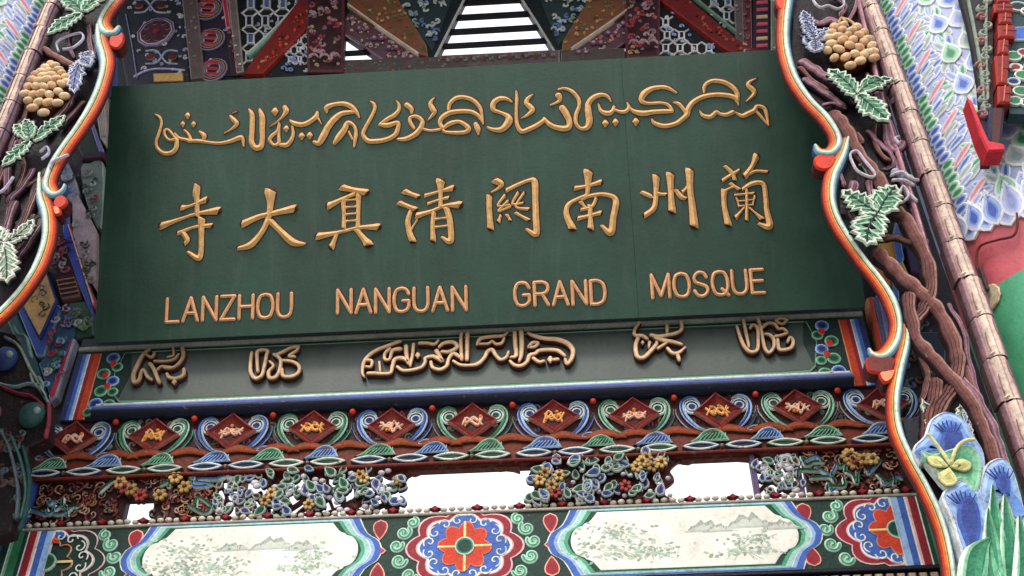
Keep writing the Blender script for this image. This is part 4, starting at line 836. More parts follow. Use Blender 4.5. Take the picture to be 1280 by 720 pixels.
grapes(rb, [(1041, 43), (1052, 40), (1069, 43), (1037, 51), (1051, 48), (1062, 49), (1078, 51), (1034, 58), (1045, 57), (1057, 57), (1071, 56), (1083, 60), (1037, 66), (1051, 63), (1063, 64), (1077, 65), (1032, 73), (1046, 73), (1059, 70), (1071, 72), (1082, 77), (1041, 82), (1055, 82), (1066, 79), (1077, 80), (1089, 75), (1061, 91), (1073, 86), (1087, 68), (1090, 82)], 'rhombus shaped cluster of gilt grapes', hang=[(1046, 38), (1072, 38), (1092, 60), (1094, 80), (1062, 94), (1034, 74)])
for e in ((1046, 40), (1058, 40), (1070, 41)): vine(rb, [(1050, 30), ((1050 + e[0]) / 2, 33), e], 4, col=[C('d0a878')], h0=.04)
leaf(rb, (1068, 134), [(1032, 101, 20), (1112, 114, 16, .22), (1106, 168, 22)], 20, lab='green leaf below the grape cluster')
leaf(rb, (1093, 282), [(1049, 252, 20), (1116, 247, 24), (1079, 323, 28)], 22, lab='large pale green three lobed leaf')
leaf(rb, (1016, 64), [(1034, 46, 12, .1), (1030, 52, 9), (1016, 78, 15), (1003, 40, 12)], 12, BLF, h0=.03)
leaf(rb, (1014, 48), [(1002, 22, 12), (1006, 66, 14)], 12, BLF, h0=.02)
# rocks, butterfly flower and grass at the bottom right
def rock(L, inner, lab=None, cols=(C('dfe6ea'), C('9cb8e2'), C('5f88cc'), C('3a58a4')), h0=.01):
    m = MB(); p = smooth([SP.pix(*q) for q in L], 4, True)
    m.blob(p, [(0, h0 + .03, cols[0]), (.007, h0 + .040, cols[0]), (.011, h0 + .036, cols[1]), (.026, h0 + .042, cols[1]), (.028, h0 + .042, C('7ea0da')), (.045, h0 + .046, C('7ea0da'))], cols[2], base=-.03)
    q = smooth([SP.pix(*a) for a in inner], 4, True); m.blob(q, [(0, h0 + .052, cols[2]), (.012, h0 + .054, cols[3])], C('33458c'), base=h0 + .02)
    c = (sum(a[0] for a in q) / len(q), max(a[1] for a in q))
    for k in range(-3, 4): line(m, [(c[0] + k * .008, c[1] - .03), (c[0] + k * .017, c[1] + .022 - abs(k) * .006)], .004, C('2c4088'), h0=h0 + .05, h=.005, n=3)
    o = put('blue_rock', m.mesh('blue_rock', WOODC), rb, SP.M)
rock([(1138, 568), (1152, 552), (1160, 532), (1180, 522), (1202, 532), (1214, 552), (1226, 574), (1224, 600), (1190, 596), (1160, 580), (1146, 588)], [(1172, 572), (1174, 550), (1186, 542), (1198, 554), (1194, 576)])
rock([(1222, 602), (1232, 586), (1250, 582), (1262, 598), (1274, 640), (1276, 664), (1262, 660), (1250, 636), (1232, 648), (1218, 632)], [(1240, 620), (1240, 606), (1250, 602), (1256, 616), (1252, 632)], h0=.02)
rock([(1172, 630), (1186, 616), (1200, 610), (1216, 618), (1226, 640), (1232, 670), (1228, 700), (1210, 730), (1196, 700), (1184, 660)], [(1190, 660), (1194, 638), (1206, 634), (1216, 648), (1218, 680), (1208, 712), (1200, 690)], h0=.03)
m = MB(); m.blob(smooth([SP.pix(*q) for q in [(1146, 576), (1162, 580), (1182, 574), (1204, 568), (1218, 582), (1220, 606), (1212, 628), (1196, 612), (1180, 618), (1166, 604)]], 4, True), [(0, .07, WH), (.006, .076, C('b4dcc0')), (.012, .072, C('8cc4a0')), (.03, .07, C('74b48e')), (.045, .068, C('5aa47c'))], C('468e6c'), base=.02)
put('green_rock', m.mesh('green_rock', WOODC), rb, SP.M)
fl = None
m = MB()
for (a, b), wd in (((1152, 586), 13), ((1208, 594), 14), ((1176, 622), 18)):
    c = SP.pix(1180, 598); t = SP.pix(a, b); m.blob(drop(c[0], c[1], t[0], t[1], wd * SP.sc(600, 200), 8, mid=.6), [(0, .082, C('8a8a4a')), (.003, .088, C('e0dca0')), (.010, .089, C('d0cc8c')), (.02, .092, C('c6c484'))], C('a8a666'), base=.074)
for L in ([(1181, 594), (1170, 578), (1158, 562), (1154, 558)], [(1182, 594), (1188, 576), (1198, 566), (1210, 564)]): line(m, [SP.pix(*q) for q in L], .014, C('d0cc94'), h0=.082, h=.008)
o = put('pale_flower', m.mesh('pale_flower', WOODC), rb, SP.M); o['label'] = 'pale yellow butterfly shaped flower'
for k, (L, w) in enumerate((([(1250, 760), (1240, 700), (1234, 618)], 24), ([(1262, 760), (1256, 700), (1248, 632)], 22), ([(1238, 770), (1232, 700), (1227, 650)], 18), ([(1280, 770), (1284, 700), (1275, 656)], 24), ([(1236, 790), (1222, 730), (1226, 688)], 30), ([(1206, 760), (1212, 710), (1228, 690)], 24), ([(1290, 720), (1286, 680), (1290, 640)], 20), ([(1268, 760), (1270, 720), (1262, 664)], 18))):
    m = MB(); q = [SP.pix(*a) for a in L]; s = SP.sc(600, 200) * w
    m.sweep([(q[0][0], q[0][1], s * 1.1), (q[1][0], q[1][1], s), (q[2][0], q[2][1], s * .08)], [(-1, 0), (-.75, .03), (-.5, .02), (0, .03), (.5, .02), (.75, .03), (1, 0)], [C('cfe6d6'), C('6fb892'), C('3f8c68'), C('2f7a5a'), C('8ccaa4'), C('dcece0')], h0=.05 + .006 * k)
    put('grass_blade', m.mesh('grass_blade', WOODC), rb, SP.M)
leaf(rb, (1170, 570), [(1152, 500, 10)], 10, PLF, h0=-.02); leaf(rb, (1208, 540), [(1206, 470, 9)], 9, BLF, h0=-.03); leaf(rb, (1215, 545), [(1200, 505, 9)], 9, PLF, h0=-.03)

# ---------- left bracket
lbk = thing('carved_bracket', 'carved vine bracket with teardrop shaped grape cluster and bamboo border at the upper left', 'carved bracket', (-2.4, 3.75, 5.0), 'carved vine brackets hanging beside the name board')
xbL = sum(SP.pix(*p)[0] for p in ((68, 0), (26, 110))) / 2
for i in range(0, 21): put('bamboo_segment', bam[i % 2], lbk, LOC(SP, xbL + .004 * math.sin(i * 2.7), 2.97 + i * .208, .0, rot=.012 * math.sin(i * 1.3)))
backing(lbk, [(80, -90), (160, -90), (145, 5), (126, 30), (128, 55), (128, 95), (112, 130), (88, 165), (68, 195), (55, 225), (50, 250), (54, 290), (40, 340), (10, 385), (-60, 430), (-160, 460), (-160, 400), (-20, 240), (30, 100), (72, 0)])
frame(lbk, [(168, -40), (158, -14), (145, 4), (134, 18), (129, 32), (134, 42), (143, 44, 16), (149, 38, 8)], flip=True)
frame(lbk, [(125, 34, 12), (127, 54), (133, 78), (129, 104), (117, 134), (100, 162), (84, 184), (70, 206), (62, 226), (62, 238), (70, 245, 18), (79, 241, 10), (82, 235, 6)], flip=True, h0=-.004)
frame(lbk, [(52, 220, 10), (53, 245), (60, 270), (60, 298), (51, 328), (35, 356), (10, 386), (-18, 410), (-60, 436), (-120, 460)], flip=True, h0=-.009)
bulb(lbk, [(139, 50), (148, 48), (155, 44), (156, 55), (148, 64), (138, 60)], C('c8341c'))
bulb(lbk, [(72, 250), (82, 248), (86, 256), (78, 264), (68, 260)], C('b8301c'))
bulb(lbk, [(68, 262), (76, 262), (78, 270), (70, 272)], C('e08a60'))
for L, w, kw in (
    ([(56, 62), (70, 72), (90, 82), (108, 84)], 12, {}), ([(112, 30), (112, 52), (118, 74)], 8, dict(col=GP)), ([(84, 132), (70, 152), (58, 168)], 12, {}), ([(104, 128), (88, 146), (76, 160)], 8, {}),
    ([(42, 152), (28, 160), (18, 172), (14, 184)], 8, dict(col=GP)), ([(18, 180), (10, 210), (8, 240)], 12, dict(col=GP)), ([(58, 214), (48, 236), (38, 262), (26, 285)], 13, {}), ([(40, 215), (28, 235), (12, 250)], 12, dict(col=GP)),
    ([(46, 232), (34, 262), (20, 290), (6, 300)], 10, dict(col=GP)), ([(18, 255), (8, 285), (-5, 310)], 16, dict(col=GP)), ([(70, 205), (50, 222), (36, 232)], 7, {}), ([(52, 270), (40, 276), (22, 280)], 8, dict(col=[DGR, C('7a8a80')])),
    ([(48, 285), (36, 302), (26, 318)], 13, dict(col=GP)), ([(100, -10), (96, 10), (104, 24)], 7, dict(col=GP)), ([(36, 130), (30, 150), (20, 160)], 9, {}), ([(55, 80), (45, 92), (42, 100)], 6, dict(col=GP))): vine(lbk, L, w, **kw)
for L, w, cc in LV: vine(lbk, L, w, cc, h0=-.006)
for L in ([(76, 70), (74, 60), (86, 52), (104, 48), (106, 56), (94, 66), (82, 68)], [(56, 205), (64, 198), (62, 190), (54, 196)], [(-5, 250), (8, 244), (20, 228)], [(88, 200), (70, 208), (66, 216)]): tendril(lbk, L, col=C('c0bcd4'))
grapes(lbk, [(67, 88), (73, 90), (61, 93), (56, 99), (66, 99), (77, 97), (49, 103), (60, 106), (70, 105), (82, 102), (46, 110), (55, 113), (65, 112), (75, 111), (87, 107), (41, 119), (51, 120), (61, 121), (71, 119), (82, 116), (37, 127), (47, 129), (57, 128), (67, 129), (78, 125), (88, 113), (45, 143), (58, 148), (53, 137), (65, 137), (76, 137), (85, 129), (40, 135)], 'teardrop shaped cluster of gilt grapes', hang=[(70, 84), (84, 98), (90, 112), (84, 134), (60, 150), (38, 136), (42, 114), (54, 96)])
leaf(lbk, (110, 31), [(80, 8, 18), (66, 57, 17), (142, -6, 18)], 18, lab='green leaf above the teardrop grape cluster')
leaf(lbk, (46, 190), [(88, 158, 15), (11, 222, 14), (26, 172, 13), (40, 166, 13)], 15)
leaf(lbk, (14, 318), [(50, 288, 15), (-12, 300, 20), (18, 368, 18), (-10, 360, 14)], 18, PLF)
leaf(lbk, (108, 86), [(120, 74, 14), (92, 106, 14), (98, 128, 15), (118, 96, 14)], 14, BLF, h0=.03)

# ------------------------------------------------------------------ columns
def column(name, label, cx, cy, r, zones, grp):
    t = thing(name, label, 'column', (cx, cy, 0), grp); cy_ = Cyl(cx, cy, r); N = 64
    for nm, z0, z1, col, dr in zones:
        m = MB(); vs = []; fs = []
        for z in (z0, z1):
            for i in range(N): a = 2 * math.pi * i / N; vs.append((cx + (r + dr) * math.sin(a), cy - (r + dr) * math.cos(a), z))
        for i in range(N): fs.append((i, (i + 1) % N, N + (i + 1) % N, N + i))
        m.add(vs, fs, col, True); m.add(vs, [tuple(range(N))[::-1], tuple(range(N, 2 * N))], col); put(nm, m.mesh(nm, MARB), t)
    return t, cy_
RC = .42; cxr, cyr = 2.235, 3.98
cyl = Cyl(cxr, cyr, RC)
zg = cyl.pix(1240, 362)[1]; zh = cyl.pix(1240, 258)[1]
zon = lambda lo: [('stone_base', 0, .5, C('8c867c'), .05), ('green_shaft', .5, zg, C('4a9c74'), 0), ('pink_band', zg, zh, C('c05a64'), 0), ('pale_capital', zh, 10., C('aab8e0'), .001)]
def feathers(t, cy, s, r, seed):
    """painted feather pattern; s=+1 right column (pattern starts at its left limb)"""
    T = lambda u, v, h: tuple(cy.at(u * s, v, h)); R = random.Random(seed)
    cc = {'p': ('f0e4e4', 'e4b4bc', 'd89aa4', 'cc8490'), 'b': ('e8ecf2', 'a9bcea', '7c96d8', '4a64b8'), 'l': ('eceef4', 'c0c8ea', 'a8b2e0', '949fd4'), 'g': ('e6f0ea', 'a4d4b8', '6fb28e', '3c8a62'), 'y': ('eceeec', 'b8c6c4', 'a4b6b6', '8fa4a8')}
    def ft(name, poly, k, st=.006, h=.003, w_=.04):
        m = MB(); c = [C(q) for q in cc[k]]; p = poly if area(poly) > 0 else poly[::-1]
        m.blob(p, [(0, h, c[0]), (w_ * .12, h + .002, c[0]), (w_ * .17, h + .0012, c[1]), (w_ * .27, h + .0012, c[1]), (w_ * .29, h + .0012, c[2]), (w_ * .36, h + .0012, c[2])], c[3], base=.0005, T=T)
        if s < 0: m.f = [f[::-1] for f in m.f]
        put(name, m.mesh(name, MARB), t)
    def pill(cx, cy_p, L, wd, a, kk, h): ft('painted_feather', rpt(smooth([(-L / 2, -wd * .1), (-L * .3, -wd * .42), (L * .2, -wd * .5), (L * .5, -wd * .25), (L * .5, wd * .25), (L * .2, wd * .5), (-L * .3, wd * .36)], 3, True), (cx, cy_p), 1, a), kk, h=h, w_=wd)
    z = zh - .05; k = 0
    while z < 8.4:
        J = R.uniform; c0 = (-.25, z + .12)
        for j in range(11):                                       # petals fan out round each drop
            a = math.radians(75 + j * 21 + J(-5, 5)); rr = .088 + .03 * (j % 2)
            pill(c0[0] + rr * math.cos(a), c0[1] + rr * math.sin(a) * .95, J(.075, .095), .04, a + math.pi, ('g', 'y', 'l')[j % 3] if k % 2 else ('b', 'l', 'y')[j % 3], .003 + .0006 * (j % 4))
        pill(-.375 + J(-.01, .01), z + .17, .135, .040, math.radians(34), 'p', .0085)
        for j in range(3): pill(-.385 + J(-.012, .012), z + .12 - j * .045, J(.08, .11), .038, math.radians(30 - 6 * j), ('l', 'b', 'y') [(j + k) % 3], .0068 + .0005 * j)
        for j in range(5):
            v0 = z + j * .046; ft('painted_scallop', ell(-.452 - .012 * (j % 2), v0, .042, .028, 12), 'g' if k % 2 else 'b', h=.009 - .0008 * j, w_=.046)
        ft('painted_drop', drop(-.25, z + .20, -.245, z + .035, .10, 9, mid=.62), 'b' if k % 2 else 'g', h=.0125, w_=.09)
        z += .23; k += 1
    for rI in range(int((8.3 - zh) / .082)):
        z = zh + .02 + rI * .082
        for c in range(6):
            u = -.165 + c * .092 + (.046 if rI % 2 else 0) + R.uniform(-.006, .006)
            kk = ('b', 'g', 'b', 'l', 'y')[(rI * 2 + c * 3) % 5]
            ft('scale_petal', drop(u + R.uniform(-.008, .008), z + .10, u + .012, z - .045 + R.uniform(-.008, .008), .105, 8, mid=.60), kk, h=.006 + .004 * (rI % 3) / 3, w_=.085)
    u = -.5
    i = 0
    while u < .5:
        for q in range(2):
            ft('hem_petal', drop(u + q * .045, zh + .10 - q * .05, u + q * .045, zh - .10 - q * .035 + .03 * math.cos(i * 1.1), .10, 8, mid=.62), 'b' if (q + i) % 3 else 'l', h=.0125 + .003 * (1 - q), w_=.09)
        u += .085; i += 1
ct, cyl = column('painted_column', 'round column at the right with blue and white feather pattern above pink and green bands', cxr, cyr, RC, zon(0), 'round painted columns')
feathers(ct, cyl, 1, RC, 1)
cxl = xbL - (cxr - xbR)
ct2, cyl2 = column('painted_column', 'round feather painted column cut off by the upper left edge of the photo', cxl, cyr, RC, zon(0), 'round painted columns')
feathers(ct2, cyl2, -1, RC, 2)

# hook and cover plate on the right column
hk = thing('wire_hook', 'bent rusty wire with a round cream cover plate on the right column', 'hook', tuple(cyl.at(*cyl.pix(1237, 372), 0)))
m = MB(); c = cyl.pix(1238, 373); TT = lambda u, v, h: tuple(cyl.at(u, v, h))
m.blob([(c[0] + math.cos(k * .2094) * .064 * (1 + .04 * math.sin(k * 2.3)), c[1] + math.sin(k * .2094) * .060 * (1 + .04 * math.cos(k * 1.7))) for k in range(30)], [(0, .008, C('8a7a60')), (.006, .012, C('c4b898'))], C('c8bd9e'), base=.0, T=TT)
put('cover_plate', m.mesh('cover_plate', PAINT), hk, Matrix.Identity(4))
m = MB(); line(m, [cyl.pix(*p) for p in ((1238, 368), (1233, 348), (1229, 334), (1231, 312), (1252, 304), (1270, 300), (1275, 288), (1274, 272))], .009, C('6a2a20'), h0=.03, h=.009, T=TT)
m.sweep([cyl.pix(*p) for p in ((1240, 364), (1235, 350), (1231, 338))], [(-1, 0), (0, .02), (1, 0)], [C('3a2420')], wid=.016, h0=.02, T=TT)
put('bent_wire', m.mesh('bent_wire', PAINT), hk, Matrix.Identity(4))

# ------------------------------------------------------------------ red stepped bracket in front of the right column
RB = Plane((0, 3.42, 0))
def rp(*L): return [RB.pix(*p) for p in L]
rd = thing('red_bracket', 'red stepped wooden bracket hanging against the feather column at the upper right', 'bracket', tuple(RB.o + RB.u * RB.pix(1240, 190)[0] + RB.v * RB.pix(1240, 190)[1]))
def piece(parent, P, name, px, lv, col, base, mat=PAINT, sm=0, closedpx=True):
    poly = [P.pix(*p) for p in px]
    if sm: poly = smooth(poly, sm, True)
    m = MB(); m.blob(poly, lv, col, base=base); return put(name, m.mesh(name, mat), parent, P.M)
RED2 = C('7c1a17')
for px in ([(1242, -50), (1258, -50), (1260, 12), (1243, 12)], [(1239, 13), (1263, 13), (1264, 24), (1240, 24)], [(1245, 25), (1262, 25), (1262, 38), (1246, 38)], [(1244, 40), (1266, 40), (1266, 56), (1245, 56)], [(1245, 58), (1258, 58), (1258, 76), (1244, 76)], [(1240, 78), (1259, 78), (1256, 114), (1243, 114)], [(1244, 116), (1261, 116), (1260, 138), (1244, 138)]):
    piece(rd, RB, 'red_step', px, [(0, .035, RED2), (.008, .045, C('a43024'))], RED2, -.06)
    m = MB(); a, b, c_, d = [RB.pix(*p) for p in px]; line(m, [(a[0] + .012, (a[1] + d[1]) / 2), (b[0] - .012, (b[1] + c_[1]) / 2)], .008, C('5a1010'), h0=.043, h=.004); line(m, [((a[0] + b[0]) / 2, a[1] - .008), ((c_[0] + d[0]) / 2, d[1] + .008)], .006, C('d8604c'), h0=.044, h=.005); put('carved_groove', m.mesh('carved_groove', PAINT), rd, RB.M)
piece(rd, RB, 'dark_post', [(1236, 139), (1254, 139), (1250, 188), (1234, 188)], [(0, .02, C('4a5aa0')), (.012, .03, NAVY)], DRED, -.06)
piece(rd, RB, 'mounting_block', [(1238, 60), (1256, 60), (1252, 170), (1240, 170)], [(0, -.05, DRED)], DRED, -.2)
piece(rd, RB, 'red_foot', [(1207, 128), (1214, 136), (1226, 166), (1234, 184), (1253, 188), (1253, 196), (1232, 197), (1222, 176)], [(0, .03, C('c02030')), (.006, .04, C('c8283a'))], C('c8283a'), -.05)
piece(rd, RB, 'gap_shade', [(1190, -50), (1242, -50), (1243, 140), (1238, 180), (1228, 150), (1224, 100), (1218, 60), (1212, 30), (1204, 0)], [(0, -.02, DARK)], C('1c1418'), -.055)  # dark sheet, the shade of the gap put into its colour
for i in range(16):
    y = -12 + i * 10.2; x = 1231 + 4 * math.sin(i * 1.9)
    m = MB(); c = RB.pix(x, y); m.sweep(spiral(c[0], c[1], .024, .006, i, 1.0 * (-1) ** i, 12), [(-1, 0), (-.4, .018), (.4, .018), (1, 0)], [C('9aa49a') if i % 3 else C('a87878')], wid=.016, n=2, h0=-.02)
    put('carved_curl', m.mesh('carved_curl', WOODC), rd, RB.M)
for L in ([(1204, -40), (1212, 0), (1222, 50), (1228, 90), (1232, 140)], [(1238, -40), (1234, 10), (1234, 70), (1236, 120)]):
    m = MB(); line(m, rp(*L), .014, C('8a9a8a'), h0=-.02, h=.016); put('carved_stem', m.mesh('carved_stem', WOODC), rd, RB.M)
piece(rd, RB, 'painted_side', [(1262, -50), (1340, -50), (1340, 145), (1262, 142), (1259, 80)], [(0, 0, DTEAL)], DTEAL, -.06)
piece(rd, RB, 'blue_band', [(1266, 36), (1340, 32), (1340, 52), (1266, 52)], [(0, .01, WH), (.006, .012, LBL)], BL, -.01)
for i, (x, y, r, c1, c2) in enumerate(((1266, 72, 10, LGR, GR), (1280, 68, 9, PINK, CRIM), (1269, 86, 8, WH, CRIM), (1278, 96, 10, LGR, GR), (1290, 84, 10, LBL, BL), (1266, 104, 8, LBL, DBL), (1276, 116, 10, LGR, GR), (1290, 108, 9, C('d8a858'), TAN), (1268, 128, 9, PALE, GR), (1284, 130, 9, LGR, DGR), (1272, 10, 11, LGR, NAVY), (1284, 16, 9, PALE, NAVY), (1270, -10, 9, LGR, GR))):
    m = MB(); c = RB.pix(x, y); rr = r * SP.sc(600, 200); m.blob(ell(c[0], c[1], rr, rr * .85, 14), [(0, .012, WH), (.006, .014, WH), (.01, .010, c1), (.02, .01, c2)], c2, base=-.005)
    put('painted_flower', m.mesh('painted_flower', PAINT), rd, RB.M)

# ------------------------------------------------------------------ inner wall with louvred skylights, above the board
bw = thing('inner_wall', 'dark painted inner wall above the name board with louvred openings and diagonal beams', 'wall', (-.4, 5.6, 6.2))
SK = [(545, 72), (693, 65), (650, -4), (617, -50), (600, -50), (582, -4)]
TL = [(429, 77), (479, 75), (431, 42)]; TR = [(752, 66), (783, 64), (781, 42)]
outer = [(-3.6, 6.15), (2.6, 6.15), (2.6, 10.3), (-3.6, 10.3)]
loops = [outer] + [[BK.pix(*p) for p in L] for L in (SK, TL, TR)]
m = MB(); tot = [p for L in loops for p in L]; tri = tessellate_polygon([[Vector((x, z, 0)) for x, z in L] for L in loops])
fs = []
for a, b, c in tri:
    A = (tot[b][0] - tot[a][0]) * (tot[c][1] - tot[a][1]) - (tot[c][0] - tot[a][0]) * (tot[b][1] - tot[a][1]); fs.append((a, b, c) if A > 0 else (a, c, b))
m.add([(x, 0, z) for x, z in tot], fs, C('141d22')); m.add([(x, .08, z) for x, z in tot], [f[::-1] for f in fs], C('141d22'))
o = 0
for L in loops:
    n = len(L); m.add([(x, y, z) for y in (0, .08) for x, z in L], [(i, (i + 1) % n, n + (i + 1) % n, n + i) for i in range(n)], C('3a3030'))
put('wall_panel', m.mesh('wall_panel', PAINT), bw, BK.M)
def slats(rows, xf):
    for (ya, yb) in rows:
        a, b = xf((ya + yb) / 2); q = BK.pix(a, (ya + yb) / 2); r = BK.pix(b, (ya + yb) / 2); z1 = BK.pix((a + b) / 2, ya)[1]; z0 = BK.pix((a + b) / 2, yb)[1]
        m = MB(); m.box(q[0], r[0], z0 + .012, z1, -.05, -.035, C('14161c'), bev=.003); put('louvre_slat', m.mesh('louvre_slat', PAINT), bw, BK.M)
slats([(-44, -34), (-26, -17), (-9, 0), (9, 18.5), (27, 36), (44, 52.5), (60, 68)][::1] if 0 else [(-44, -35), (-26, -17), (-9, 1), (11, 19), (28.5, 36.5), (46, 53.5), (61.5, 66)], lambda y: (545 + (72 - y) * .487 - 8, 693 - (65 - y) * .61 + 8))
slats([(58, 65)], lambda y: (428, 462)); slats([(50, 56)], lambda y: (765, 786))
for L, c in (([(545, 74), (600, 72), (650, 70), (694, 66)], C('cfcfcc')), ([(544, 72), (563, 34), (582, -4), (600, -50)], C('b8bcba')), ([(694, 66), (672, 30), (650, -4), (618, -50)], C('b8bcba')), ([(428, 42), (455, 58), (481, 76)], C('c8c4c4')), ([(751, 67), (767, 54), (784, 40)], C('b8b4b4'))):
    m = MB(); m.sweep([BK.pix(*p) for p in L], FLAT and [(-1, 0), (-.9, .012), (.9, .012), (1, 0)], [c], wid=.018, h0=-.004, round_=False, smoothpts=False); put('opening_trim', m.mesh('opening_trim', PAINT), bw, BK.M)
def bk(name, px, col, edge=None, h=.03, base=-.005, mat=PAINT, w=.008, lab=None):
    h = .4 * h + (.012 if h > .05 else .002); col = tuple(min(.7, x * 1.55 + .004) for x in col); edge = edge and tuple(min(.7, x * 1.7 + .004) for x in edge)
    return piece(bw, BK, name, px, [(0, h * .8, edge or col), (w, h, edge or col)], col, base, mat)
def bkline(name, L, w, col, h0=0., h=.02):
    h0 = h0 * .4 + .004; h = h * .5 + .002; col = tuple(min(.75, x * 1.6) for x in col)
    m = MB(); m.sweep([BK.pix(*p) for p in L], [(-1, 0), (-.8, h), (.8, h), (1, 0)], [col], wid=w, h0=h0, round_=False); put(name, m.mesh(name, PAINT), bw, BK.M)
# left: medallion panel, posts, striped panel
bk('medallion_panel', [(150, -80), (226, -80), (236, 95), (240, 112), (160, 112), (146, 40)], C('1c1e2a'), h=.02)
def medal(cx, cy, r, c1=C('9c94b4'), c2=C('c8b8c0')):
    c = BK.pix(cx, cy); k = BK.sc(cx, cy)
    m = MB()
    m.blob(ell(c[0], c[1], r * k, r * k * 1.2, 10), [(0, .03, c1), (.008, .032, c1), (.02, .028, C('3c3450')), (.028, .032, c2), (.034, .028, C('5a3a4c'))], C('4a2438'), base=.01)
    for j in range(8):
        a = j * math.pi / 4 + .3; m.blob(ell(c[0] + .62 * r * k * math.cos(a), c[1] + .72 * r * k * math.sin(a), .020, .022, 8), [(0, .036, C('b8a0b0')), (.006, .038, DRED)], C('4a1018'), base=.02)
    m.blob(ell(c[0], c[1], .024, .028, 8), [(0, .04, C('b05060'))], CRIM, base=.02); put('round_medallion', m.mesh('round_medallion', PAINT), bw, BK.M)
medal(196, 43, 23); medal(182, -45, 23)
for cy in (10, 74):
    for sg in (-1, 1):
        cx = 196 + (cy - 43) * .22
        bkline('knot_line', [(cx - 20 * sg, cy + 8), (cx - 6 * sg, cy + 6), (cx + 6 * sg, cy - 8), (cx + 20 * sg, cy - 8)], .012, C('8c90a4'), h0=.018)
        m = MB(); c = BK.pix(cx + 14 * sg, cy); m.blob(ell(c[0], c[1], .034, .036, 10), [(0, .03, C('c8909c') if sg < 0 else C('c89a58')), (.01, .032, DRED)], C('6a1a22'), base=.015); put('knot_flower', m.mesh('knot_flower', PAINT), bw, BK.M)
bkline('arch_line', [(168, 98), (185, 90), (205, 88), (232, 90)], .014, C('9c94b4'), h0=.018); bkline('arch_line', [(188, -85), (189, -80), (170, 96)][0:0] or [(158, 20), (166, 60), (172, 100)], .008, C('6a6c8a'), h0=.018)
bk('tan_block', [(192, 94), (230, 93), (231, 104), (193, 105)], C('a8854a'), C('6a4a28'), h=.05)
for i in range(10):
    m = MB(); c = BK.pix(222 + i * 1.4 + (i % 2) * 6, -30 + i * 13); m.sweep(spiral(c[0], c[1], .026, .006, i, .8 * (-1) ** i, 10), [(-1, 0), (0, .014), (1, 0)], [C('9aa0c4') if i % 2 else C('b8c4c8')], wid=.013, n=2, h0=.015); put('scroll_line', m.mesh('scroll_line', PAINT), bw, BK.M)
bk('brown_post', [(220, -80), (240, -80), (257, 101), (240, 103)], C('4c4040'), C('6a5c5a'), h=.07)
bk('striped_panel', [(244, -80), (280, -80), (296, 95), (256, 98)], C('1c1426'), h=.02)
for j in range(5):
    cy = -62 + j * 38.; cx = 257 + (cy - 10) * .085 + 4
    for q, (rr, c) in enumerate(((17, C('8c8aa8')), (14, C('c07838')), (11.5, C('5a8ab0')), (9, C('c8a8b0')))):
        cc = BK.pix(cx, cy); k = BK.sc(cx, cy); m = MB(); m.blob(ell(cc[0], cc[1], rr * k, rr * k * 1.25, 16), [(0, .025 + q * .003, c), (.01, .026 + q * .003, c)], [NAVY, DRED, DTEAL, C('2c1830')][q], base=.012); put('ring_stripe', m.mesh('ring_stripe', PAINT), bw, BK.M)
    for q in (-7, 0, 7):
        piece(bw, BK, 'red_bar', [(cx - 9, cy + q - 2), (cx + 7, cy + q - 1), (cx + 7, cy + q + 2), (cx - 9, cy + q + 1)], [(0, .042, C('c8b0b8')), (.006, .044, C('b0242c'))], C('b0242c'), .0)
bk('crimson_bar', [(266, -80), (273, -80), (290, 38), (284, 40)], C('94203a'), C('c07888'), h=.06)
bk('chequer_strip', [(283, 42), (292, 42), (303, 96), (290, 97)], C('2a1420'), h=.05)
for i in range(9): 
    m = MB(); c = BK.pix(288 + i * 1.4 + (i % 2) * 4, 46 + i * 5.8); m.blob(ell(c[0], c[1], .012, .013, 7), [(0, .055, C('a89aa8'))], C('c8bcc4') if i % 2 else C('9a2438'), base=.04); put('chequer_dot', m.mesh('chequer_dot', PAINT), bw, BK.M)
bk('grey_post', [(277, -80), (288, -80), (306, 94), (297, 96)], C('5c5450'), C('857c74'), h=.075)
# white key patterns
def keys(x0, x1, y0, y1, dx, dy, test, c1=C('c4c8cc'), c2=C('5a6c9c')):
    y = y0; j = 0
    while y < y1:
        x = x0 + (j % 2) * dx * .1
        while x < x1:
            if test(x, y):
                a = [(x - dx * .24, y - dy * .30), (x + dx * .24, y - dy * .30), (x + dx * .24, y + dy * .30), (x - dx * .24, y + dy * .30)]
                piece(bw, BK, 'key_block', a, [(0, .018, c1), (.014, .02, c1), (.016, .012, c2)], c2 if j % 2 else NAVY, -.002)
                [bkline('key_link', [(x + sx_ * dx * .2, y + sy_ * dy * .28), (x + sx_ * dx * .5, y + sy_ * dy * .5)], .011, c1, h0=0, h=.02) for sx_ in (-1, 1) for sy_ in (-1, 1)]
            x += dx
        y += dy; j += 1
keys(312, 420, -60, 98, 20, 22, lambda x, y: (y < 72 - (x - 318) * 1.02) and x < 400 and x > 306 - 0)
keys(362, 388, 40, 84, 12, 12, lambda x, y: y > 102 - (x - 318) * 1.02, C('d0d8dc'), C('4a5ca8'))
bk('diagonal_beam', [(306, 97), (316, 82), (388, -12), (440, -80), (462, -80), (405, 16), (402, 22), (330, 97)], C('64120f'), C('8a241a'), h=.09)
for i in range(9):
    x = 325 + i * 9; y = 90 - i * 9.4; bk('diagonal_spot', [(x - 3, y), (x, y - 4), (x + 3, y), (x, y + 4)], C('c03018'), h=.098)
bkline('diagonal_edge', [(310, 72), (352, 32), (396, -18), (440, -80)], .022, C('9cb0a4'), h0=0, h=.07)
bkline('diagonal_edge', [(313, 77), (355, 37), (399, -12)], .014, C('4a7a64'), h0=0, h=.08)
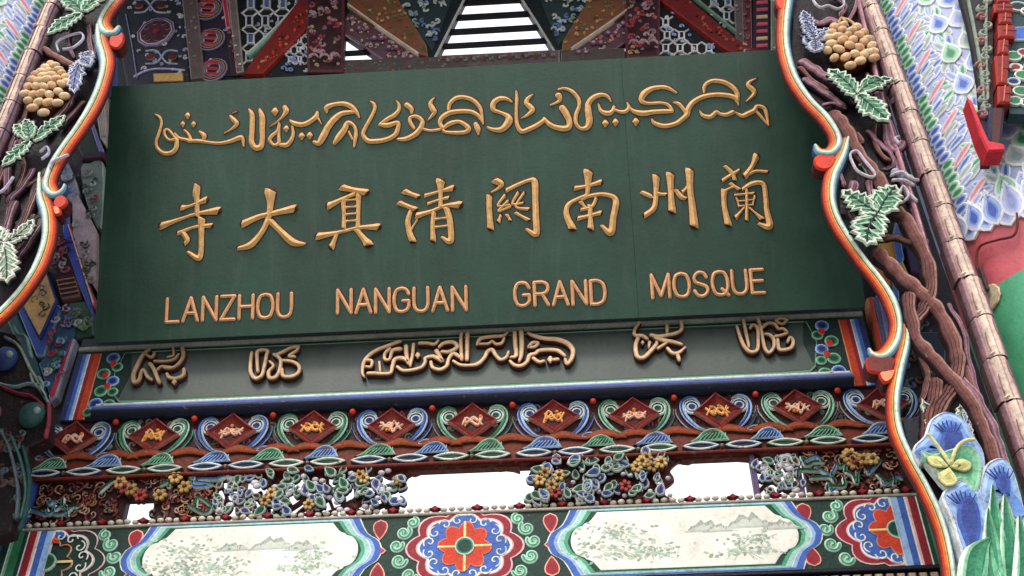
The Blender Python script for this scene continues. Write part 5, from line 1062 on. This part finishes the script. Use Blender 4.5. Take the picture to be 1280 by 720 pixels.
def darkcol(x0, x1, yb, sd):
    bk('carved_post', [(x0 - 4, -80), (x1 + 2, -80), (x1, yb), (x0, yb)], C('2c1218'), C('4a2028'), h=.13, w=.02)
    r = random.Random(sd)
    for i in range(44):
        x = r.uniform(x0 + 6, x1 - 6); y = -60 + i * (yb + 55) / 44
        m = MB(); c = BK.pix(x, y); m.sweep(spiral(c[0], c[1], r.uniform(.02, .042), .006, r.uniform(0, 6), r.choice((-1, 1)) * .8, 10), [(-1, 0), (0, .016), (1, 0)], [r.choice((C('a88090'), C('a83c4c'), C('b8a0ac'), C('8a6874')))], wid=.014, n=2, h0=.125); put('carved_curl', m.mesh('carved_curl', WOODC), bw, BK.M)
    for k in range(3):
        x = x0 + 9 + k * (x1 - x0 - 18) / 2; m = MB(); c = BK.pix(x, yb - 9); m.sweep(spiral(c[0], c[1], .04, .03, 0, .5, 10), [(-1, 0), (0, .02), (1, 0)], [C('c8a0a4')], wid=.014, n=2, h0=.125); put('foot_arch', m.mesh('foot_arch', WOODC), bw, BK.M)
darkcol(386, 431, 97, 1); darkcol(782, 824, 80, 2)
bk('sill_stone', [(424, 79), (548, 75), (600, 90), (424, 100)], C('3c3634'), C('5a524c'), h=.06, w=.012)
bk('carved_sill', [(548, 73), (700, 66), (700, 88), (560, 92)], C('4a4040'), C('6a6260'), h=.055, w=.012)
bk('sill_stone', [(701, 66), (781, 64), (781, 84), (701, 88)], C('3c3634'), C('5a524c'), h=.06, w=.012)
r = random.Random(8)
for i in range(26):
    m = MB(); c = BK.pix(556 + i * 5.4, 79 - i * .25 + (i % 2) * 3); m.sweep(spiral(c[0], c[1], .018, .005, i * 2., .8, 8), [(-1, 0), (0, .01), (1, 0)], [C('8c8488') if i % 3 else C('8a3a40')], wid=.009, n=2, h0=.054); put('sill_curl', m.mesh('sill_curl', WOODC), bw, BK.M)
for sg, X in ((1, lambda x: x), (-1, lambda x: 1236 - x + 0)):
    f = (lambda L: L) if sg > 0 else (lambda L: [(X(x) + 2, y - 6) for x, y in L][::-1])
    bk('floral_strip', f([(431, 28), (436, 18), (524, 70), (520, 80), (484, 80), (431, 43)]), C('46303c'), C('6a4a58'), h=.04)
    bk('brown_diagonal', f([(432, -20), (432, -80), (470, -40), (534, 62), (536, 76), (522, 72), (437, 16)]), C('5e3c28'), C('7a5a48'), h=.10)
    bkline('pale_edge', f([(436, 12), (480, 44), (524, 74)]), .013, C('b8a898'), h0=.02, h=.10)
    for i in range(9):
        (x, y), = f([(441 + i * 9.2, 28 + i * 6 + (i % 2) * 6)]); m = MB(); c = BK.pix(x, y); m.blob(ell(c[0], c[1], .024, .026, 9), [(0, .045, C('a07c90')), (.007, .047, C('6a2c44'))], C('9a8098'), base=.03)
        m.ball((c[0], c[1], .044), .007, C('b8a8b4'), 6, 4); put('floral_spot', m.mesh('floral_spot', PAINT), bw, BK.M)
    for i in range(7):
        (x, y), = f([(450 + i * 11.5, 14 + i * 8)]); bk('diagonal_spot', [(x - 3, y), (x, y - 4), (x + 3, y), (x, y + 4)], (C('7c3a20'), C('4a3a24'), C('8a6a30'))[i % 3], h=.107)
    bk('teal_panel', f([(472, -80), (596, -80), (540, 66), (537, 60), (500, 10)]), C('182a2e'), h=.02)
    r = random.Random(21); m = MB()
    for i in range(230):
        x = r.uniform(468, 590); y = r.uniform(-50, 64)
        if y > 62 - abs(x - 540) * 1.2 * (1 if x < 540 else 2.0) : continue
        (xx, yy), = f([(x, y)]); c = BK.pix(xx, yy); m.sweep(spiral(c[0], c[1], r.uniform(.022, .036), .008, r.choice((0, 1.57, 3.14, 4.7)), r.choice((-1, 1)) * .62, 8), [(-1, 0), (-.4, .014), (.4, .014), (1, 0)], [r.choice((C('b4c2c8'), C('c8d2d0'), C('93a89a'), C('6478b0')))], wid=.015, n=2, h0=.018 + .00005 * i)
    o = put('grey_scrollwork', m.mesh('grey_scrollwork', PAINT), bw, BK.M); o['kind'] = 'stuff'
def fill(poly, n, cols, h0, seed, r0=.016, r1=.028, wd=.011, name='scroll_line'):
    r = random.Random(seed); xs = [p[0] for p in poly]; ys = [p[1] for p in poly]; k = 0; t = 0; m = MB()
    while k < n and t < n * 20:
        t += 1; x = r.uniform(min(xs), max(xs)); y = r.uniform(min(ys), max(ys)); ins = False
        for i in range(len(poly)):
            (xa, ya), (xb_, yb_) = poly[i - 1], poly[i]
            if (ya > y) != (yb_ > y) and x < (xb_ - xa) * (y - ya) / (yb_ - ya) + xa: ins = not ins
        if not ins: continue
        k += 1; c = BK.pix(x, y); q = r.random(); hh = h0 + .00005 * k
        if q < .7: m.sweep(spiral(c[0], c[1], r.uniform(r0, r1), .005, r.uniform(0, 6), r.choice((-.9, .9, .6)), 9), [(-1, 0), (-.4, .01), (.4, .01), (1, 0)], [C(r.choice(cols))], wid=wd, n=2, h0=hh)
        elif q < .88: m.blob(ell(c[0], c[1], r0 * .8, r0 * .85, 8), [(0, hh + .008, C(r.choice(cols))), (.005, hh + .009, C(r.choice(cols)))], C(r.choice(('8a2430', '2c4a88', '2a5c48', 'b08038'))), base=hh)
        else: m.blob(rpt(drop(-r0, 0, r0, 0, r0, 4), c, 1, r.uniform(0, 6)), [(0, hh + .008, C(r.choice(cols)))], C(r.choice(cols)), base=hh)
    o = put('painted_scrollwork', m.mesh('painted_scrollwork', PAINT), bw, BK.M); o['kind'] = 'stuff'
LT = ('c4ccd4', 'a8b0c8', 'b8c8bc', 'd4ccd0'); WM = ('d4a8a0', 'c87868', 'd8c08a', 'b8b0b8'); BRW = ('c89a5c', '9a5030', '6a8a5c', 'd8b888')
fill([(152, -40), (224, -40), (234, 92), (168, 96)], 46, LT, .012, 31); fill([(222, -40), (238, -40), (254, 98), (243, 98)], 16, ('8a8080', '9c948c'), .044, 32, .01, .018, .007)
fill([(248, -40), (282, -40), (294, 92), (258, 94)], 26, LT, .012, 33, .01, .018, .008)
fill([(310, -40), (420, -40), (390, 8), (318, 72)], 40, LT, .012, 34); fill([(352, 92), (384, 92), (384, 40), (366, 62)], 14, ('e0e4e8', '8ca0d8'), .014, 35)
fill([(318, 92), (400, -6), (440, -60), (455, -60), (402, 18), (334, 92)], 46, ('d0503c', 'c87a50', 'e0a070', '6a1414'), .05, 36, .008, .014, .006)
fill([(388, -50), (428, -50), (428, 88), (388, 92)], 50, WM, .066, 37, .012, .022, .009); fill([(785, -50), (821, -50), (822, 72), (786, 74)], 46, WM, .066, 38, .012, .022, .009)
fill([(434, 26), (440, 22), (520, 72), (486, 76), (434, 42)], 46, WM, .022, 39, .01, .018, .008)
fill([(436, -20), (468, -38), (530, 60), (530, 70), (440, 12)], 54, BRW, .056, 40, .01, .018, .008)
fill([(798, -20), (768, -44), (706, 56), (706, 66), (796, 6)], 54, BRW, .056, 41, .01, .018, .008); fill([(802, 22), (796, 18), (716, 68), (752, 66), (784, 44), (802, 38)], 40, WM, .022, 42, .01, .018, .008)
fill([(430, 82), (545, 78), (600, 88), (430, 96)], 40, ('9a9488', '8a4a48', '5a7a88'), .03, 43, .008, .014, .006)
fill([(830, 10), (836, 76), (908, 72)], 20, ('e4e8ec', '9cb4e0'), .014, 44); fill([(850, -50), (912, -50), (914, 44), (866, -2)], 30, LT, .014, 45)
fill([(916, -40), (938, -40), (940, 74), (922, 76)], 16, WM, .05, 46, .01, .016, .008); fill([(834, 0), (846, -6), (916, 54), (938, 70), (910, 66)], 30, ('d0503c', 'c87a50', '5a1010'), .05, 47, .008, .014, .006)
fill([(964, -40), (981, -40), (982, 70), (965, 70)], 14, LT, .046, 48, .01, .018, .008)
# right side posts and diagonal
bk('diagonal_beam', [(985, 76), (925, 76), (905, 66), (826, 6), (760, -60), (790, -60), (846, -8), (918, 52), (940, 66)], C('5c1014'), C('7c201c'), h=.09)
bkline('diagonal_edge', [(850, -14), (886, 16), (930, 52)], .02, C('5a7a66'), h0=0, h=.07)
keys(832, 912, -2, 72, 18, 16, lambda x, y: y > 16 + (x - 832) * .8, C('dcdcdc'), NAVY)
keys(872, 930, -50, 40, 18, 18, lambda x, y: y < (x - 868) * .8 - 8)
bk('grey_post', [(914, -80), (926, -80), (930, 78), (920, 78)], C('4c4444'), C('6a6260'), h=.075)
bk('crimson_bar', [(926, -80), (937, -80), (940, 76), (931, 76)], C('4a1c28'), C('6a4048'), h=.06)
for i in range(12):
    m = MB(); c = BK.pix(930 + (i % 2) * 4, -30 + i * 9); m.blob(ell(c[0], c[1], .014, .014, 7), [(0, .066, C('b8a4ac'))], C('7a3038'), base=.05); put('chequer_dot', m.mesh('chequer_dot', PAINT), bw, BK.M)
bk('striped_panel', [(940, -80), (962, -80), (962, 74), (941, 76)], C('24182c'), h=.05)
for j in range(15):
    y = -58 + j * 9; bk('red_bar', [(945, y), (959, y - 1), (959, y + 3), (945, y + 4)], C('a84858') if j % 3 else C('c89870'), h=.06)
bk('grey_post', [(963, -80), (982, -80), (984, 72), (963, 74)], C('5e6458'), C('8a8c7c'), h=.08)
for i in range(8):
    m = MB(); c = BK.pix(973 + (i % 2) * 2, -20 + i * 11); m.sweep(spiral(c[0], c[1], .022, .006, i, .9 * (-1) ** i, 8), [(-1, 0), (0, .01), (1, 0)], [C('b4b0bc')], wid=.012, n=2, h0=.078); put('scroll_line', m.mesh('scroll_line', PAINT), bw, BK.M)
# eave out of view over the gate, added and extended to shade the inner wall
er = thing('shade_eave', 'unseen dark wooden eave over the gate, added to shade the inner wall', 'roof', (-.4, 5, 9.9))
m = MB(); m.box(-4.2, 3.2, 10.0, 10.18, -.14, 2.4, C('3a2a24')); put('shade_boarding', m.mesh('shade_boarding', WOODC), er, BK.M)

# ------------------------------------------------------------------ painted side walls between board and brackets
def sidewall(name, label, px_list, xs):
    t = thing(name, label, 'wall', ((xs[0] + xs[1]) / 2, 4.86, 3))
    m = MB(); m.box(xs[0], xs[1], 3.0, 7.35, -.3, 0, C('1c1620')); put('wall_face', m.mesh('wall_face', PAINT), t, PL.M)
    for nm, px, c, e, h, sm in px_list: piece(t, PL, nm, px, [(0, h * .8, e or c), (.008, h, e or c)], tuple(min(.7, x * 1.5) for x in c), -.002, PAINT, sm)
    return t
lw = sidewall('side_wall', 'painted side wall strip left of the name board with tan diamond panel', [
    ('blue_post', [(137, 70), (148, 70), (148, 125), (138, 125)], C('24365c'), C('3c5488'), .03, 0),
    ('striped_slab', [(118, 118), (128, 112), (136, 100), (136, 190), (128, 178)], C('8c8078'), C('a89c90'), .05, 0),
    ('dark_field', [(92, 158), (114, 152), (131, 196), (131, 208), (112, 212), (100, 190)], C('17241e'), None, .02, 0),
    ('blue_edge', [(112, 152), (116, 150), (133, 196), (128, 200)], C('4a5088'), C('8c88a8'), .04, 0),
    ('plum_bar', [(108, 200), (134, 198), (134, 207), (106, 209)], C('2c1420'), C('4a2438'), .07, 0),
    ('grey_green_panel', [(104, 216), (116, 210), (132, 210), (130, 292), (112, 262)], C('5f6c64'), C('8ea096'), .05, 3),
    ('scroll_band', [(76, 210), (86, 204), (98, 232), (103, 250), (96, 262), (84, 248)], C('7c8290'), C('a9a6ac'), .06, 0),
    ('pink_slab', [(94, 262), (100, 248), (124, 294), (124, 370), (112, 352), (94, 310)], C('9c8a90'), C('b8a4a8'), .06, 0),
    ('white_edge', [(88, 290), (92, 288), (124, 386), (122, 394)], C('c8b8c8'), C('b85a48'), .07, 0),
    ('blue_edge', [(81, 262), (90, 262), (92, 292), (121, 392), (119, 402), (104, 368), (84, 312)], C('2c3c94'), C('6a74b4'), .065, 0),
    ('knot_panel', [(62, 300), (80, 300), (98, 350), (76, 354)], C('3c1c28'), C('6a4a50'), .05, 0),
    ('stripe_block', [(74, 356), (98, 352), (104, 376), (80, 380)], C('2c1414'), C('c08a78'), .05, 0),
    ('tan_diamond', [(60, 338), (77, 386), (56, 432), (34, 392)], C('b08a50'), C('3a4a88'), .08, 0),
    ('green_field', [(88, 384), (118, 380), (120, 424), (98, 428)], C('2c4a38'), C('56705e'), .04, 0),
    ('blue_border', [(24, 388), (34, 390), (56, 434), (76, 388), (82, 392), (60, 452), (50, 452)], C('2c4488'), C('8ca0c4'), .06, 0),
    ('scroll_field', [(82, 388), (96, 388), (98, 420), (84, 470), (66, 500), (52, 460), (66, 446)], C('24405c'), C('4a6a94'), .05, 0),
    ('teal_field', [(8, 396), (22, 390), (50, 458), (60, 500), (40, 470)], C('1c3c3c'), C('3c6a68'), .04, 0),
    ('edge_stripe', [(94, 432), (99, 432), (76, 504), (68, 510), (66, 502)], C('8c1c34'), C('b8b8d0'), .07, 0),
    ], (-3.3, -2.3))
for i, (x, y, c) in enumerate(((84, 220, 'b'), (90, 232, 'w'), (94, 246, 'b'), (72, 310, 'r'), (80, 326, 'r'), (84, 340, 'w'), (74, 330, 'w'), (54, 384, 'g'), (60, 400, 'g'), (52, 396, 'w'), (76, 408, 'w'), (72, 424, 'r'), (80, 436, 'b'), (70, 450, 'r'), (78, 466, 'b'), (66, 474, 'w'), (98, 400, 'g'), (104, 412, 'w'), (108, 330, 'w'), (112, 346, 'g'), (100, 290, 'w'), (120, 240, 'w'), (124, 256, 'r'), (64, 490, 'b'))):
    m = MB(); c0 = PL.pix(x, y); col = {'b': LBL, 'w': C('c4c8c4'), 'r': C('b0404a'), 'g': C('5a6a4a')}[c]
    m.sweep(spiral(c0[0], c0[1], .026, .006, i, .9 * (-1) ** i, 10), [(-1, 0), (0, .012), (1, 0)], [col], wid=.013, n=2, h0=.068 if c != 'x' else 0); put('painted_curl', m.mesh('painted_curl', PAINT), lw, PL.M)
r = random.Random(12)
for (xa, ya, xb, yb, n, cs) in ((76, 208, 100, 256, 14, ('a8acb8', '7c88b0', '5a5a70')), (66, 302, 94, 350, 16, ('b06a74', '9c9098', '6a2c38')), (84, 390, 94, 420, 8, ('7ca0d0', 'b0b8c0', '8a3040')), (64, 430, 84, 486, 16, ('7ca0d0', 'c0c8d0', 'a03848', '4a8a70')), (96, 384, 116, 422, 10, ('7a9a80', '9aa898')), (108, 214, 130, 284, 12, ('8ea098', 'a8a4a0', '4a5a50')), (106, 300, 122, 362, 10, ('b8b0a8', '5c7058', 'c8b8bc')), (48, 366, 64, 410, 12, ('4a4a58', 'c8c8c0', '6a5a3a'))):
    for i in range(n):
        m = MB(); c0 = PL.pix(r.uniform(xa, xb), r.uniform(ya, yb)); m.sweep(spiral(c0[0], c0[1], r.uniform(.018, .032), .005, r.uniform(0, 6), r.choice((-.9, .9)), 9), [(-1, 0), (0, .012), (1, 0)], [C(r.choice(cs))], wid=.011, n=2, h0=.072 + .0004 * i if 44 < xa < 60 else .058 + .0006 * i); put('painted_curl', m.mesh('painted_curl', PAINT), lw, PL.M)
for k in range(4):
    m = MB(); line(m, [PL.pix(75 + k * 1.6, 358 + k * 5.6), PL.pix(98 + k * 1.6, 354 + k * 5.6)], .008, C('c8907c'), h0=.05, h=.006); put('pale_stripe', m.mesh('pale_stripe', PAINT), lw, PL.M)
for k in range(5):
    m = MB(); line(m, [PL.pix(120 + k * 3, 118 + k * -2), PL.pix(130 + k * 1.4, 178)], .006, C('c4b8ac'), h0=.05, h=.006); put('pale_stripe', m.mesh('pale_stripe', PAINT), lw, PL.M)
rw = sidewall('side_wall', 'painted side wall strip behind the right vine bracket with blue, yellow and red slats', [
    ('blue_slat', [(1120, 272), (1132, 276), (1128, 300), (1114, 300)], C('4a5a94'), C('8c98b8'), .05, 0),
    ('yellow_slat', [(1100, 296), (1112, 300), (1134, 350), (1128, 362), (1096, 316)], C('b08030'), C('c8a860'), .05, 0),
    ('blue_slat', [(1112, 300), (1122, 300), (1128, 330), (1120, 344)], C('34508c'), C('6a8cb4'), .06, 0),
    ('orange_slat', [(1088, 330), (1096, 326), (1112, 350), (1112, 384), (1102, 372)], C('b06a30'), C('c8a070'), .05, 0),
    ('blue_slat', [(1112, 352), (1120, 350), (1122, 384), (1114, 384)], C('3c5c94'), C('7090b0'), .06, 0),
    ('plum_panel', [(1130, 310), (1152, 316), (1156, 350), (1138, 344)], C('2c2044'), C('50406c'), .04, 0),
    ('red_end', [(1080, 384), (1087, 382), (1104, 462), (1096, 470)], C('b0361c'), C('c87850'), .09, 0),
    ('grey_end', [(1087, 380), (1096, 380), (1108, 448), (1102, 462)], C('5c6484'), C('8c8ca8'), .07, 0),
    ('blue_curl_panel', [(1093, 376), (1106, 382), (1118, 410), (1116, 440), (1106, 438)], C('4a5aa0'), C('a8b4d4'), .08, 0),
    ('dark_panel', [(1140, 420), (1180, 420), (1180, 460), (1150, 450)], C('182430'), C('3c5668'), .04, 0)], (1.62, 2.5))
for i in range(30):
    x = 1128 + (i * 37 % 46); y = 392 + i * 6.4
    m = MB(); c0 = PL.pix(x, y); m.sweep(spiral(c0[0], c0[1], .034, .006, i, .9 * (-1) ** i, 10), [(-1, 0), (0, .014), (1, 0)], [(C('3a4a48'), C('5a3a3c'), C('4c5c78'), C('6a6a62'))[i % 4]], wid=.015, n=2, h0=.0 + .01); put('painted_curl', m.mesh('painted_curl', PAINT), rw, PL.M)
# small carved bracket under the left vine panel: blue and green knobs
KB = Plane((0, 4.45, 0))
kb = thing('knob_bracket', 'dark carved corner bracket with blue and green round knobs at the lower left', 'bracket', tuple(KB.o + KB.u * KB.pix(30, 520)[0] + KB.v * KB.pix(30, 520)[1]))
piece(kb, KB, 'dark_board', [(-60, 396), (18, 418), (32, 450), (44, 476), (62, 505), (60, 548), (36, 560), (22, 620), (14, 665), (-60, 690)], [(0, .0, DBRN), (.01, .01, DBRN)], C('1c1418'), -.08, WOODC)
for (x, y, r, c, c2) in ((8, 452, 15, C('2c4478'), BL), (42, 522, 15, C('2c5450'), TEAL), (-10, 520, 12, C('8c6a70'), PINK)):
    m = MB(); q = KB.pix(x, y); k = SP.sc(600, 200) * 1.1; m.ball((q[0], q[1], .02), r * k, c, 16, 10, sq=(1, 1.1, .8)); m.ball((q[0] + r * k * .62, q[1], .04 + r * k * .3), r * k * .3, C('8fa4a8'), 8, 6); put('round_knob', m.mesh('round_knob', PAINT), kb, KB.M)
for L, c in (([(8, 424), (22, 432), (30, 444), (38, 462), (48, 478), (58, 500)], C('8c9890')), ([(18, 410), (24, 420), (34, 424), (40, 448)], C('6a8a84')), ([(0, 482), (20, 486), (38, 482), (50, 488), (62, 506)], C('7c98a0')), ([(4, 486), (24, 494), (42, 498), (56, 510)], C('8c2c48')), ([(62, 506), (62, 530), (58, 548)], C('8c3444')), ([(2, 540), (12, 560), (20, 590), (24, 620), (22, 650)], C('5a6c74')), ([(16, 548), (28, 580), (34, 616), (28, 650)], C('3c6a64')), ([(30, 560), (38, 600), (34, 640), (26, 664)], C('24484a')), ([(40, 470), (44, 482), (54, 484), (50, 474)], C('8ca098'))):
    m = MB(); m.sweep([KB.pix(*p) for p in L], [(-1, 0), (-.5, .022), (.5, .022), (1, 0)], [c], wid=.017, h0=.005); put('carved_curl', m.mesh('carved_curl', WOODC), kb, KB.M)
r = random.Random(4)
for i in range(34):
    x = r.uniform(-4, 30); y = r.uniform(540, 650); m = MB(); c0 = KB.pix(x, y); m.sweep(spiral(c0[0], c0[1], r.uniform(.015, .03), .005, i, .9 * (-1) ** i, 8), [(-1, 0), (0, .018), (1, 0)], [r.choice((C('6a5450'), C('5a3438'), C('5c6a70'), C('4c4440')))], wid=.014, n=2, h0=.005); put('carved_curl', m.mesh('carved_curl', WOODC), kb, KB.M)
# rear columns that carry the beams
for xx, lab in ((XL - .17, 'blue painted rear column at the lower left carrying the beams'), (XR + .24, 'dark painted rear column behind the right vine bracket')):
    t = thing('rear_column', lab, 'column', (xx, 4.80, 0), 'rear columns carrying the beams'); m = MB(); N = 40; c = C('2c4a94') if xx < 0 else C('1c2a34')
    vs = [(xx + .16 * math.sin(2 * math.pi * i / N), 4.80 - .16 * math.cos(2 * math.pi * i / N), z) for z in (0, 4.42) for i in range(N)]
    m.add(vs, [(i, (i + 1) % N, N + (i + 1) % N, N + i) for i in range(N)], c, True); put('shaft', m.mesh('shaft', PAINT), t)
    cy = Cyl(xx, 4.80, .16); r = random.Random(2)
    for k in range(30):
        m = MB(); s = [(a, b) for a, b in spiral(r.uniform(-.14, .22), 3.0 + k * .045, .04, .008, r.uniform(0, 6), .9, 10)]
        line(m, s, .012, C('8ca8dc') if xx < 0 else C('4a6068'), h0=.001, h=.004, T=lambda u, v, h: tuple(cy.at(u, v, h)), n=2); put('painted_curl', m.mesh('painted_curl', PAINT), t)
